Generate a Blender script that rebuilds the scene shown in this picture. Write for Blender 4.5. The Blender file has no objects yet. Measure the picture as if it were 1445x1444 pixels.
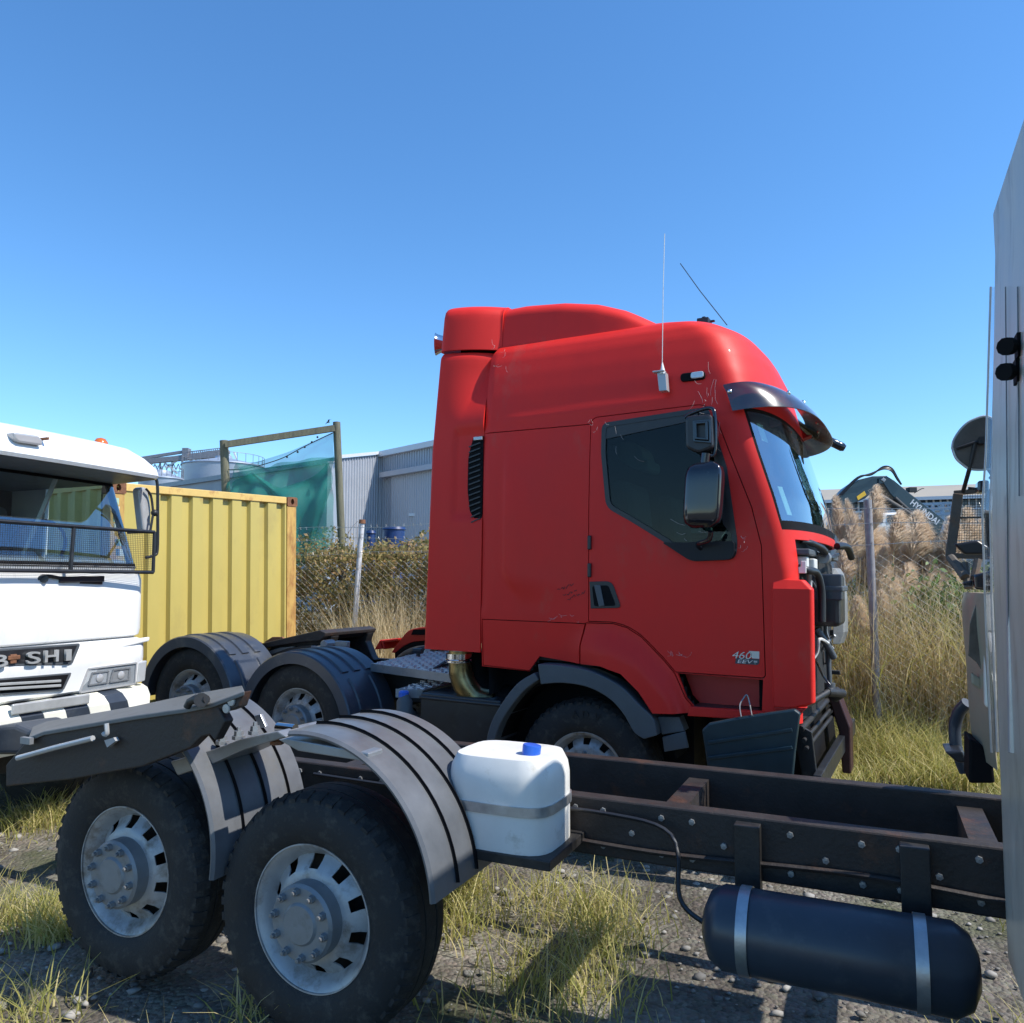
import bpy, bmesh, math, random
import numpy as np
from mathutils import Vector, Matrix
random.seed(7); RNG = np.random.default_rng(7)
SC = bpy.context.scene
COL = SC.collection
R = math.radians
# ------------------------------------------------------------------ camera
CAM_H = 1.91; PITCH = R(4.35); FPX = 1092.0; CX = 722.5; CY = 737.0
cd = bpy.data.cameras.new('camera'); cam = bpy.data.objects.new('camera', cd); COL.objects.link(cam)
cam.location = (0, 0, CAM_H); cam.rotation_euler = (R(90) + PITCH, 0, 0)
cd.sensor_width = 36; cd.lens = 36 * FPX / 1445; cd.shift_y = 15 / 1445
cd.clip_start = 0.05; cd.clip_end = 5000
SC.camera = cam
# ------------------------------------------------------------------ sky, sun, exposure
SUN_EL = R(51); SUN_AZ = R(-20.5)                     # azimuth measured from +X towards +Y
world = bpy.data.worlds.new('World'); SC.world = world; world.use_nodes = True
wn = world.node_tree; wn.nodes.clear()
sky = wn.nodes.new('ShaderNodeTexSky'); sky.sky_type = 'NISHITA'; sky.sun_disc = False
sky.sun_elevation = SUN_EL; sky.sun_rotation = R(90) - SUN_AZ
sky.altitude = 0; sky.air_density = 1.0; sky.dust_density = 0.1; sky.ozone_density = 3.5
bg = wn.nodes.new('ShaderNodeBackground'); bg.inputs[1].default_value = 0.15
wo = wn.nodes.new('ShaderNodeOutputWorld')
hsv = wn.nodes.new('ShaderNodeHueSaturation'); hsv.inputs['Saturation'].default_value = 1.12; tint = wn.nodes.new('ShaderNodeMix'); tint.data_type = 'RGBA'; tint.blend_type = 'MULTIPLY'; tint.inputs[0].default_value = 1; tint.inputs[7].default_value = (0.80, 0.92, 1.0, 1)
wn.links.new(sky.outputs[0], tint.inputs[6]); wn.links.new(tint.outputs[2], hsv.inputs['Color'])
wn.links.new(hsv.outputs[0], bg.inputs[0]); wn.links.new(bg.outputs[0], wo.inputs[0])
sl = bpy.data.lights.new('sun', 'SUN'); sl.energy = 3.7; sl.angle = R(0.53); sl.color = (1.0, 0.955, 0.88)
sun = bpy.data.objects.new('sun', sl); COL.objects.link(sun)
SD = Vector((math.cos(SUN_AZ) * math.cos(SUN_EL), math.sin(SUN_AZ) * math.cos(SUN_EL), math.sin(SUN_EL)))
sun.rotation_euler = (-SD).to_track_quat('-Z', 'Y').to_euler()
vs = SC.view_settings
vs.view_transform = 'Standard'; vs.look = 'None'; vs.gamma = 1; vs.use_curve_mapping = False
vs.exposure = 0.68
cy_ = SC.cycles
cy_.max_bounces = 8; cy_.transparent_max_bounces = 24; cy_.transmission_bounces = 6
# ------------------------------------------------------------------ places on the photograph -> points in the world
def ray(x, y):
    dx = (x - CX) / FPX; dz = -(y - CY) / FPX
    c, s = math.cos(PITCH), math.sin(PITCH)
    return Vector((dx, c - s * dz, s + c * dz))
EYE = Vector((0, 0, CAM_H))
def at(x, y, Y):                                    # the point seen at pixel x, y that lies Y metres ahead
    d = ray(x, y); return EYE + d * (Y / d.y)
def ground_z(x, y):                                 # the yard rises gently towards the fence at the back left
    a = min(max((y - 4.5) / 8.0, 0), 1); a = a * a * (3 - 2 * a)
    b = min(max((4.0 - x) / 8.0, 0), 1)
    return 0.36 * a * b
class Frame:
    def __init__(s, o, th, tilt=0.0):
        t = R(th); k = R(tilt)
        s.o = Vector(o)
        s.F = Vector((math.cos(t) * math.cos(k), -math.sin(t) * math.cos(k), -math.sin(k)))
        s.L = Vector((math.sin(t), math.cos(t), 0)); s.U = s.F.cross(s.L)
        m = Matrix.Identity(4)
        for i, a in enumerate((s.F, s.L, s.U)):
            for j in range(3): m[j][i] = a[j]
            m[i][3] = s.o[i]
        s.m = m
    def hit(s, x, y, n, c):
        d = ray(x, y); k = ((s.o - EYE).dot(n) + c) / d.dot(n)
        p = EYE + d * k - s.o
        return Vector((p.dot(s.F), p.dot(s.L), p.dot(s.U)))
    def w(s, x, y, w=0.0): return s.hit(x, y, s.L, w)
    def u(s, x, y, u=0.0): return s.hit(x, y, s.F, u)
    def z(s, x, y, z=0.0): return s.hit(x, y, s.U, z)
    def loc(s, P):
        p = Vector(P) - s.o; return Vector((p.dot(s.F), p.dot(s.L), p.dot(s.U)))
# ------------------------------------------------------------------ mesh helper
class MB:
    def __init__(s): s.v = []; s.f = []
    def add(s, vs, fs):
        o = len(s.v); s.v += [tuple(p) for p in vs]; s.f += [tuple(i + o for i in f) for f in fs]
    def box(s, a, b):
        (x0, y0, z0), (x1, y1, z1) = a, b
        s.add([(x0,y0,z0),(x1,y0,z0),(x1,y1,z0),(x0,y1,z0),(x0,y0,z1),(x1,y0,z1),(x1,y1,z1),(x0,y1,z1)],
              [(0,3,2,1),(4,5,6,7),(0,1,5,4),(1,2,6,5),(2,3,7,6),(3,0,4,7)])
    def prism(s, pts, vec):
        vec = Vector(vec); n = len(pts); P = [Vector(p) for p in pts]
        s.add(P + [p + vec for p in P], [tuple(range(n - 1, -1, -1)), tuple(range(n, 2 * n))] +
              [(i, (i + 1) % n, n + (i + 1) % n, n + i) for i in range(n)])
    def loft(s, rings, closed=True, cap=True):
        n = len(rings[0]); vs = [p for r in rings for p in r]; fs = []
        for k in range(len(rings) - 1):
            for i in range(n if closed else n - 1):
                j = (i + 1) % n
                fs.append((k * n + i, k * n + j, (k + 1) * n + j, (k + 1) * n + i))
        if cap and closed:
            fs.append(tuple(range(n - 1, -1, -1))); fs.append(tuple(range((len(rings) - 1) * n, len(rings) * n)))
        s.add(vs, fs)
    def tube(s, pts, r, n=8, closed=False):
        P = [Vector(p) for p in pts]; rings = []; m = len(P); up = None
        for i, p in enumerate(P):
            if closed: t = P[(i + 1) % m] - P[i - 1]
            else: t = P[min(i + 1, m - 1)] - P[max(i - 1, 0)]
            if t.length < 1e-9: t = Vector((0, 0, 1))
            t.normalize()
            if up is None:
                up = t.orthogonal().normalized()
            else:
                up = (up - t * up.dot(t))
                up = up.normalized() if up.length > 1e-6 else t.orthogonal().normalized()
            b = t.cross(up); rr = r[i] if isinstance(r, (list, tuple)) else r
            rings.append([p + (up * math.cos(a) + b * math.sin(a)) * rr for a in [2 * math.pi * k / n for k in range(n)]])
        if closed: rings.append(rings[0]); s.loft(rings, True, False)
        else: s.loft(rings)
    def bar(s, a, b, w, h, up=(0, 0, 1)):            # a rectangular bar from a to b
        a = Vector(a); b = Vector(b); t = (b - a).normalized(); up = Vector(up)
        sd = t.cross(up); sd = sd.normalized() if sd.length > 1e-6 else t.orthogonal().normalized(); u2 = sd.cross(t)
        q = [sd * (-w / 2) + u2 * (-h / 2), sd * (w / 2) + u2 * (-h / 2), sd * (w / 2) + u2 * (h / 2), sd * (-w / 2) + u2 * (h / 2)]
        s.loft([[a + k for k in q], [b + k for k in q]])
    def lathe(s, prof, o=(0, 0, 0), ax=(0, 1, 0), n=48, a0=0.0, a1=2 * math.pi, ref=None):
        o = Vector(o); ax = Vector(ax).normalized(); e = Vector(ref) if ref else ax.orthogonal().normalized(); g = ax.cross(e)
        full = abs(a1 - a0 - 2 * math.pi) < 1e-6; m = n if full else n + 1; rings = []
        for k in range(m):
            a = a0 + (a1 - a0) * k / n
            rings.append([o + ax * h + (e * math.cos(a) + g * math.sin(a)) * r for h, r in prof])
        if full: rings.append(rings[0])
        s.loft(rings, False, False)
    def ball(s, c, r, n=10, m=6, sc=(1, 1, 1)):
        c = Vector(c); rings = []
        for k in range(m + 1):
            a = math.pi * k / m; rr = max(math.sin(a), 1e-3)
            rings.append([c + Vector((r * sc[0] * rr * math.cos(2 * math.pi * i / n), r * sc[1] * rr * math.sin(2 * math.pi * i / n), r * sc[2] * math.cos(a))) for i in range(n)])
        s.loft(rings)
    def build(s, name, mat, parent=None, smooth=None, bevel=0.0, seg=2, solid=0.0, weld=False):
        me = bpy.data.meshes.new(name); me.from_pydata([tuple(p) for p in s.v], [], s.f)
        bm = bmesh.new(); bm.from_mesh(me)
        if weld: bmesh.ops.remove_doubles(bm, verts=bm.verts, dist=1e-5)
        bmesh.ops.recalc_face_normals(bm, faces=bm.faces); bm.to_mesh(me); bm.free()
        return link(name, me, mat, parent, smooth, bevel, seg, solid)
def link(name, me, mat, parent=None, smooth=None, bevel=0.0, seg=2, solid=0.0):
    o = bpy.data.objects.new(name, me); COL.objects.link(o)
    if mat is not None: me.materials.append(mat)
    if parent is not None: o.parent = parent
    if smooth is not None:
        me.polygons.foreach_set('use_smooth', [True] * len(me.polygons)); me.set_sharp_from_angle(angle=R(smooth))
    if solid:
        m = o.modifiers.new('solid', 'SOLIDIFY'); m.thickness = abs(solid); m.offset = -1 if solid > 0 else 1
        if smooth is not None:
            e = o.modifiers.new('split', 'EDGE_SPLIT'); e.split_angle = R(50)
    if bevel:
        b = o.modifiers.new('bevel', 'BEVEL'); b.width = bevel; b.segments = seg; b.limit_method = 'ANGLE'; b.angle_limit = R(35)
    return o
def tag(o, label=None, cat=None, group=None, kind=None):
    if label: o['label'] = label
    if cat: o['category'] = cat; o['kind'] = 'thing'
    if group: o['group'] = group
    if kind: o['kind'] = kind
    return o
def empty(name, m, label, cat, group=None):
    o = bpy.data.objects.new(name, None); COL.objects.link(o); o.empty_display_size = 0.2
    o.matrix_world = m if isinstance(m, Matrix) else Matrix.Translation(Vector(m))
    return tag(o, label, cat, group)
def copy_tree(o, parent=None):
    c = o.copy(); COL.objects.link(c)
    if parent is not None: c.parent = parent
    for ch in list(o.children): copy_tree(ch, c)
    return c
_font = {}
def text_mesh(body, size=1.0, extrude=0.0, shear=0.0, bold=0.0, space=1.0):
    cu = bpy.data.curves.new('lettering', 'FONT'); cu.body = body; cu.size = size; cu.extrude = extrude
    cu.shear = shear; cu.offset = bold; cu.space_character = space; cu.align_x = 'LEFT'
    ob = bpy.data.objects.new('lettering', cu); COL.objects.link(ob)
    dg = bpy.context.evaluated_depsgraph_get(); dg.update()
    me = bpy.data.meshes.new_from_object(ob.evaluated_get(dg))
    bpy.data.objects.remove(ob); bpy.data.curves.remove(cu)
    return me
def place_text(name, body, mat, parent, o, ex, ey, h, depth=0.004, width=None, shear=0.0, bold=0.0, space=1.0):
    """lettering whose baseline starts at o, runs along ex, stands along ey, h tall"""
    me = text_mesh(body, 1.0, 0.5, shear, bold, space)
    co = np.zeros(len(me.vertices) * 3); me.vertices.foreach_get('co', co); co = co.reshape(-1, 3)
    x0, y0 = co[:, 0].min(), co[:, 1].min(); sx = co[:, 0].max() - x0; sy = co[:, 1].max() - y0
    k = h / sy; kx = (width / sx) if width else k
    ex = Vector(ex).normalized(); ey = Vector(ey).normalized(); ez = ex.cross(ey); o = Vector(o)
    P = [o + ex * ((c[0] - x0) * kx) + ey * ((c[1] - y0) * k) + ez * ((c[2] + 0.5) * depth) for c in co]
    me.vertices.foreach_set('co', [q for p in P for q in p]); me.update()
    return link(name, me, mat, parent)
def round_poly(pts, r, seg=5):
    out = []; n = len(pts)
    for i in range(n):
        p0, p1, p2 = Vector(pts[i - 1]), Vector(pts[i]), Vector(pts[(i + 1) % n])
        rr = r[i] if isinstance(r, (list, tuple)) else r
        if rr <= 0: out.append(tuple(p1)); continue
        a = (p0 - p1); b = (p2 - p1); rr = min(rr, a.length * 0.48, b.length * 0.48)
        a = p1 + a.normalized() * rr; b = p1 + b.normalized() * rr
        for k in range(seg + 1):
            t = k / seg; q = a * (1 - t) ** 2 + p1 * 2 * t * (1 - t) + b * t * t; out.append(tuple(q))
    return out
def in_poly(x, y, P):
    c = False; n = len(P); j = n - 1
    for i in range(n):
        xi, yi = P[i][0], P[i][1]; xj, yj = P[j][0], P[j][1]
        if (yi > y) != (yj > y) and x < (xj - xi) * (y - yi) / (yj - yi) + xi: c = not c
        j = i
    return c
def sstep(a, b, x):
    t = min(max((x - a) / (b - a), 0), 1) if b != a else (1.0 if x >= b else 0.0)
    return t * t * (3 - 2 * t)
def lerp(x, xs, ys): return float(np.interp(x, xs, ys))
def smooth_curve(pts, n=8):
    """Catmull-Rom through the points"""
    P = [Vector(p) for p in pts]; out = []
    for i in range(len(P) - 1):
        p0 = P[max(i - 1, 0)]; p1 = P[i]; p2 = P[i + 1]; p3 = P[min(i + 2, len(P) - 1)]
        for k in range(n):
            t = k / n
            out.append(0.5 * ((2 * p1) + (p2 - p0) * t + (2 * p0 - 5 * p1 + 4 * p2 - p3) * t * t + (3 * p1 - p0 - 3 * p2 + p3) * t ** 3))
    out.append(P[-1]); return out
# ------------------------------------------------------------------ materials
MAT = {}
def mat(name, col, rough=0.5, metal=0.0, var=0.08, scale=6.0, bump=0.0, bscale=40.0, spec=0.5, coat=0.0, dirt=None, dirt_amt=0.5, dirt_scale=2.5, sheen=0.0, rust=None, rust_amt=0.0, rust_scale=5.0, stretch=(1, 1, 1)):
    m = bpy.data.materials.new(name); m.use_nodes = True; nt = m.node_tree; N = nt.nodes; L = nt.links
    b = N['Principled BSDF']; b.inputs['Roughness'].default_value = rough; b.inputs['Metallic'].default_value = metal
    b.inputs['Specular IOR Level'].default_value = spec
    if sheen:
        b.inputs['Sheen Weight'].default_value = sheen; b.inputs['Sheen Roughness'].default_value = 0.4
    if coat:
        b.inputs['Coat Weight'].default_value = coat; b.inputs['Coat Roughness'].default_value = 0.06
    tc = N.new('ShaderNodeTexCoord'); mp = N.new('ShaderNodeMapping'); mp.inputs['Scale'].default_value = stretch
    L.new(tc.outputs['Object'], mp.inputs[0]); vec = mp.outputs[0]
    n1 = N.new('ShaderNodeTexNoise'); n1.inputs['Scale'].default_value = scale; n1.inputs['Detail'].default_value = 8; n1.inputs['Roughness'].default_value = 0.65
    L.new(vec, n1.inputs[0])
    mr = N.new('ShaderNodeMapRange'); mr.inputs[1].default_value = 0.3; mr.inputs[2].default_value = 0.7
    mr.inputs[3].default_value = 1 - var; mr.inputs[4].default_value = 1 + var
    L.new(n1.outputs[0], mr.inputs[0])
    mx = N.new('ShaderNodeMix'); mx.data_type = 'RGBA'; mx.blend_type = 'MULTIPLY'; mx.inputs[0].default_value = 1
    mx.inputs[6].default_value = (*col, 1)
    cmb = N.new('ShaderNodeCombineColor')
    for i in range(3): L.new(mr.outputs[0], cmb.inputs[i])
    L.new(cmb.outputs[0], mx.inputs[7]); out = mx.outputs[2]
    def layer(c, amt, sc, out, det=10):
        n = N.new('ShaderNodeTexNoise'); n.inputs['Scale'].default_value = sc; n.inputs['Detail'].default_value = det; n.inputs['Roughness'].default_value = 0.7
        L.new(vec, n.inputs[0])
        r = N.new('ShaderNodeMapRange'); r.inputs[1].default_value = 0.66 - 0.3 * amt; r.inputs[2].default_value = 0.78 - 0.2 * amt
        r.inputs[4].default_value = min(1, 0.35 + amt); L.new(n.outputs[0], r.inputs[0])
        q = N.new('ShaderNodeMix'); q.data_type = 'RGBA'; L.new(r.outputs[0], q.inputs[0]); L.new(out, q.inputs[6]); q.inputs[7].default_value = (*c, 1)
        return q.outputs[2], r.outputs[0]
    if dirt is not None: out, _ = layer(dirt, dirt_amt, dirt_scale, out)
    if rust is not None: out, _ = layer(rust, rust_amt, rust_scale, out, 14)
    L.new(out, b.inputs['Base Color'])
    rr = N.new('ShaderNodeMapRange'); rr.inputs[1].default_value = 0.3; rr.inputs[2].default_value = 0.7
    rr.inputs[3].default_value = max(0.02, rough * 0.85); rr.inputs[4].default_value = min(1, rough * 1.15)
    L.new(n1.outputs[0], rr.inputs[0]); L.new(rr.outputs[0], b.inputs['Roughness'])
    if bump:
        n2 = N.new('ShaderNodeTexNoise'); n2.inputs['Scale'].default_value = bscale; n2.inputs['Detail'].default_value = 6
        L.new(vec, n2.inputs[0]); bp = N.new('ShaderNodeBump'); bp.inputs['Strength'].default_value = bump; bp.inputs['Distance'].default_value = 0.01
        L.new(n2.outputs[0], bp.inputs['Height']); L.new(bp.outputs[0], b.inputs['Normal'])
    MAT[name] = m; return m
def glass(name, tint, amt, rough=0.02, ior=1.5, dust=0.12):
    """thin pane: mirror reflection by Fresnel over tinted see-through"""
    m = bpy.data.materials.new(name); m.use_nodes = True; nt = m.node_tree; N = nt.nodes; L = nt.links; N.clear()
    o = N.new('ShaderNodeOutputMaterial'); t = N.new('ShaderNodeBsdfTransparent'); t.inputs[0].default_value = (*tint, 1)
    g = N.new('ShaderNodeBsdfGlossy'); g.inputs['Roughness'].default_value = rough; g.inputs[0].default_value = (0.95, 0.97, 1, 1)
    f0 = ((ior - 1) / (ior + 1)) ** 2 * 1.8; ge = N.new('ShaderNodeNewGeometry'); dp = N.new('ShaderNodeVectorMath'); dp.operation = 'DOT_PRODUCT'; L.new(ge.outputs['Normal'], dp.inputs[0]); L.new(ge.outputs['Incoming'], dp.inputs[1])
    def mth(op, a, b_=None):
        q = N.new('ShaderNodeMath'); q.operation = op; L.new(a, q.inputs[0])
        if b_ is not None: q.inputs[1].default_value = b_
        return q
    k1 = mth('ABSOLUTE', dp.outputs['Value']); k2 = N.new('ShaderNodeMath'); k2.operation = 'SUBTRACT'; k2.inputs[0].default_value = 1; k2.use_clamp = True; L.new(k1.outputs[0], k2.inputs[1])
    k3 = mth('POWER', k2.outputs[0], 5.0); f = mth('MULTIPLY_ADD', k3.outputs[0], 1 - f0); f.inputs[2].default_value = f0
    mm = N.new('ShaderNodeMath'); mm.operation = 'MULTIPLY_ADD'; mm.inputs[1].default_value = 1.0; mm.inputs[2].default_value = amt; mm.use_clamp = True
    x = N.new('ShaderNodeMixShader'); L.new(f.outputs[0], mm.inputs[0]); L.new(mm.outputs[0], x.inputs[0]); L.new(t.outputs[0], x.inputs[1]); L.new(g.outputs[0], x.inputs[2])
    d = N.new('ShaderNodeBsdfDiffuse'); d.inputs[0].default_value = (0.35, 0.33, 0.28, 1)
    tc = N.new('ShaderNodeTexCoord'); nz = N.new('ShaderNodeTexNoise'); nz.inputs['Scale'].default_value = 9; nz.inputs['Detail'].default_value = 8
    L.new(tc.outputs['Object'], nz.inputs[0]); mr = N.new('ShaderNodeMapRange'); mr.inputs[1].default_value = 0.5; mr.inputs[2].default_value = 0.85; mr.inputs[4].default_value = dust
    L.new(nz.outputs[0], mr.inputs[0]); y = N.new('ShaderNodeMixShader'); L.new(mr.outputs[0], y.inputs[0]); L.new(x.outputs[0], y.inputs[1]); L.new(d.outputs[0], y.inputs[2])
    L.new(y.outputs[0], o.inputs[0]); MAT[name] = m; return m
M = MAT
mat('red_paint', (0.71, 0.024, 0.017), 0.54, var=0.06, scale=2.6, coat=0.03, sheen=0.0, spec=0.26, dirt=(0.52, 0.085, 0.06), dirt_amt=0.28, dirt_scale=2.2, stretch=(1, 1, .55), bump=0.015, bscale=5)
mat('red_plastic', (0.50, 0.022, 0.018), 0.45, var=0.06)
mat('white_paint', (0.80, 0.80, 0.785), 0.30, var=0.03, scale=3, coat=0.3, dirt=(0.60, 0.56, 0.48), dirt_amt=0.24, dirt_scale=1.6, stretch=(1.5, 1.5, .35))
mat('black_plastic', (0.018, 0.019, 0.022), 0.38, var=0.2, scale=10, dirt=(0.07, 0.07, 0.065), dirt_amt=0.25, dirt_scale=6)
mat('gloss_black', (0.010, 0.011, 0.016), 0.14, var=0.15, coat=0.5, dirt=(0.10, 0.10, 0.10), dirt_amt=0.08, dirt_scale=22)
mat('grey_plastic', (0.075, 0.085, 0.095), 0.55, var=0.12, dirt=(0.14, 0.14, 0.13), dirt_amt=0.3, dirt_scale=4)
mat('mudguard_plastic', (0.050, 0.058, 0.074), 0.33, var=0.10, scale=4, dirt=(0.16, 0.155, 0.14), dirt_amt=0.35, dirt_scale=3, bump=0.05, bscale=60)
mat('light_mudguard', (0.115, 0.122, 0.133), 0.36, var=0.22, scale=5, dirt=(0.13, 0.125, 0.115), dirt_amt=0.38, dirt_scale=3.5, bump=0.05, bscale=50)
mat('dark_metal', (0.020, 0.019, 0.019), 0.5, var=0.3, scale=9, bump=0.15, bscale=50, dirt=(0.055, 0.045, 0.035), dirt_amt=0.4, dirt_scale=5)
mat('rusty_black', (0.028, 0.022, 0.020), 0.6, var=0.3, scale=9, bump=0.25, bscale=60, rust=(0.13, 0.05, 0.022), rust_amt=0.35, rust_scale=4)
mat('pale_mudguard', (0.42, 0.43, 0.43), 0.45, var=0.1, dirt=(0.2, 0.19, 0.17), dirt_amt=0.3, dirt_scale=4)
mat('grey_metal', (0.30, 0.31, 0.32), 0.42, 0.55, var=0.12, scale=7, bump=0.08, bscale=70, dirt=(0.16, 0.15, 0.13), dirt_amt=0.4, dirt_scale=5)
mat('galvanised', (0.45, 0.46, 0.47), 0.38, 0.8, var=0.18, scale=14, bump=0.1, bscale=60)
mat('chrome', (0.72, 0.72, 0.72), 0.10, 1.0, var=0.08)
mat('trim_bright', (0.62, 0.63, 0.64), 0.25, 0.2, var=0.1)
mat('brass', (0.30, 0.22, 0.10), 0.30, 0.9, var=0.3, scale=14, dirt=(0.05, 0.035, 0.02), dirt_amt=0.5, dirt_scale=6)
mat('tyre', (0.016, 0.016, 0.017), 0.78, var=0.25, scale=8, bump=0.3, bscale=80, dirt=(0.06, 0.054, 0.046), dirt_amt=0.5, dirt_scale=16)
mat('rim_paint', (0.36, 0.37, 0.38), 0.45, 0.3, var=0.15, scale=9, dirt=(0.16, 0.13, 0.10), dirt_amt=0.6, dirt_scale=7, rust=(0.14, 0.06, 0.03), rust_amt=0.2, rust_scale=10)
mat('hub_grey', (0.22, 0.23, 0.24), 0.5, 0.3, var=0.12, scale=9, dirt=(0.10, 0.09, 0.08), dirt_amt=0.4, dirt_scale=7)
mat('seal', (0.006, 0.006, 0.007), 0.8, var=0.2, spec=0.15)
mat('lining', (0.012, 0.0125, 0.013), 0.8, var=0.2, bump=0.2, bscale=90)
mat('seat_fabric', (0.085, 0.09, 0.088), 0.9, var=0.25, bump=0.3, bscale=120)
mat('pale_fabric', (0.33, 0.38, 0.32), 0.9, var=0.12, bump=0.3, bscale=90)
mat('blue_cap', (0.025, 0.12, 0.55), 0.32, var=0.10)
mat('teal_plastic', (0.012, 0.030, 0.040), 0.40, var=0.18, scale=6, dirt=(0.05, 0.06, 0.06), dirt_amt=0.3, dirt_scale=5)
mat('cream_paint', (0.34, 0.29, 0.20), 0.40, var=0.08, scale=4, coat=0.1, dirt=(0.30, 0.26, 0.20), dirt_amt=0.45, dirt_scale=3, rust=(0.22, 0.13, 0.07), rust_amt=0.1, rust_scale=7)
mat('ivory_paint', (0.78, 0.76, 0.66), 0.32, var=0.04, dirt=(0.45, 0.42, 0.36), dirt_amt=0.2, dirt_scale=4)
mat('navy_paint', (0.035, 0.045, 0.062), 0.33, var=0.15, dirt=(0.09, 0.10, 0.11), dirt_amt=0.3, dirt_scale=5)
mat('amber', (0.55, 0.13, 0.02), 0.15, var=0.05, coat=0.5)
mat('orange_lens', (0.62, 0.10, 0.02), 0.25, var=0.08)
mat('lamp_lens', (0.55, 0.57, 0.58), 0.12, 0.25, var=0.1, coat=0.6)
mat('grey_lens', (0.40, 0.40, 0.40), 0.2, 0.1, var=0.08, coat=0.3)
mat('letter_silver', (0.50, 0.51, 0.50), 0.35, 0.4, var=0.15, dirt=(0.30, 0.28, 0.24), dirt_amt=0.3, dirt_scale=12)
mat('rust', (0.20, 0.085, 0.04), 0.8, var=0.3, scale=14, bump=0.4, bscale=60)
mat('ink', (0.03, 0.008, 0.01), 0.6, var=0.2)
mat('sticker_yellow', (0.80, 0.48, 0.03), 0.4, var=0.05)
mat('sticker_green', (0.45, 0.62, 0.48), 0.5, var=0.1)
mat('flange_lit_grey', (0.13, 0.13, 0.125), 0.5, var=0.2, scale=8, dirt=(0.06, 0.055, 0.05), dirt_amt=0.35, dirt_scale=6)  # lighter grey standing for sunlight on the ramp's top face
mat('window_brown', (0.10, 0.085, 0.07), 0.2, var=0.35, scale=8)
mat('satin_black', (0.010, 0.011, 0.014), 0.5, var=0.2, spec=0.3)
mat('web', (0.55, 0.48, 0.44), 0.8, var=0.2)
mat('grey_tank', (0.22, 0.22, 0.21), 0.5, var=0.15, dirt=(0.09, 0.085, 0.08), dirt_amt=0.45, dirt_scale=9)
mat('maroon', (0.035, 0.008, 0.008), 0.5, var=0.2)
mat('white_plastic', (0.74, 0.73, 0.69), 0.4, var=0.06, dirt=(0.40, 0.36, 0.28), dirt_amt=0.35, dirt_scale=6)
mat('silver_paint', (0.50, 0.47, 0.39), 0.38, 0.0, var=0.15, scale=5, dirt=(0.24, 0.20, 0.13), dirt_amt=0.42, dirt_scale=3.2, stretch=(2.2, 2.2, .6))
mat('rusty_guard', (0.10, 0.085, 0.07), 0.7, var=0.3, scale=14, bump=0.2, rust=(0.17, 0.09, 0.045), rust_amt=0.5, rust_scale=9)
glass('side_glass', (0.38, 0.47, 0.46), 0.0, ior=1.22, dust=0.015)
glass('windscreen_glass', (0.62, 0.78, 0.76), 0.30, dust=0.05)
glass('white_truck_glass', (0.80, 0.90, 0.90), 0.22, dust=0.04)
glass('clear_side_glass', (0.80, 0.88, 0.86), 0.0, dust=0.04)
glass('smoked_acrylic', (0.27, 0.22, 0.19), 0.02, 0.22)
glass('clear_lens', (0.86, 0.88, 0.9), 0.06)
# ================================================================== RED TRACTOR UNIT
T = Frame((0.4893, 5.6, 0.0), 27.8, 0.8)
red = empty('red_truck', T.m, 'red tractor unit with tall roof fairing and its front grille panel missing', 'truck')
tw = T.w
CW = 2.3                                             # cab width
Z_T = [1.03, 1.6, 2.0, 2.26, 2.48, 2.77, 3.07, 3.22, 3.35, 3.5, 3.63, 3.71, 3.77, 3.81, 3.83, 3.84]
UC_T = [1.38, 1.37, 1.345, 1.275, 1.205, 1.115, 1.03, .985, .94, .87, .80, .72, .60, .44, .22, 0.0]
UF_T = [1.537, 1.545, 1.546, 1.546, 1.508, 1.417, 1.326, 1.291, 1.259, 1.215, 1.155, 1.09, 1.0, .88, .72, .5]
IN_T = [0, 0, 0, 0, 0, 0, .010, .022, .036, .058, .085, .115, .165, .25, .38, .56]
UR = -0.845
def cab_disp(u, z):                                  # the pressed shapes in the side wall (outward is minus w)
    d = 0.0
    q = sstep(1.72, 1.95, z) * (1 - sstep(2.45, 3.04, z))
    lo = -0.66 + 0.16 * (1 - sstep(1.70, 2.0, z))
    d -= 0.028 * q * sstep(lo - 0.012, lo + 0.03, u) * (1 - sstep(lo + 0.05, lo + 0.55, u))
    d += 0.010 * sstep(UR + 0.05, UR + 0.0, u) * sstep(1.65, 1.75, z)
    if z < 1.62: d += 0.030 * (1.62 - z) / 0.4 * (1 - sstep(-0.1, 0.3, u))      # skirt tucks under
    # flare over the front wheel
    seam = lerp(u, [-.2, .018, .227, .435, .634, .745, .80], [1.55, 1.60, 1.60, 1.515, 1.32, 1.12, 1.0])
    if u > -0.2 and z < seam: d -= 0.075 * sstep(0, 0.20, seam - z) * sstep(-0.2, 0.25, u) * (1 - sstep(0.66, 0.80, u))
    d -= 0.008 * math.exp(-((z - 3.16 - 0.03 * u) / 0.025) ** 2) * sstep(-0.8, -0.5, u) * (1 - sstep(0.4, 0.9, u))
    d += 0.012 * sstep(2.2, 1.9, z) * 0 
    return d
NS, NF, NB, NR = 92, 64, 6, 4
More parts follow.
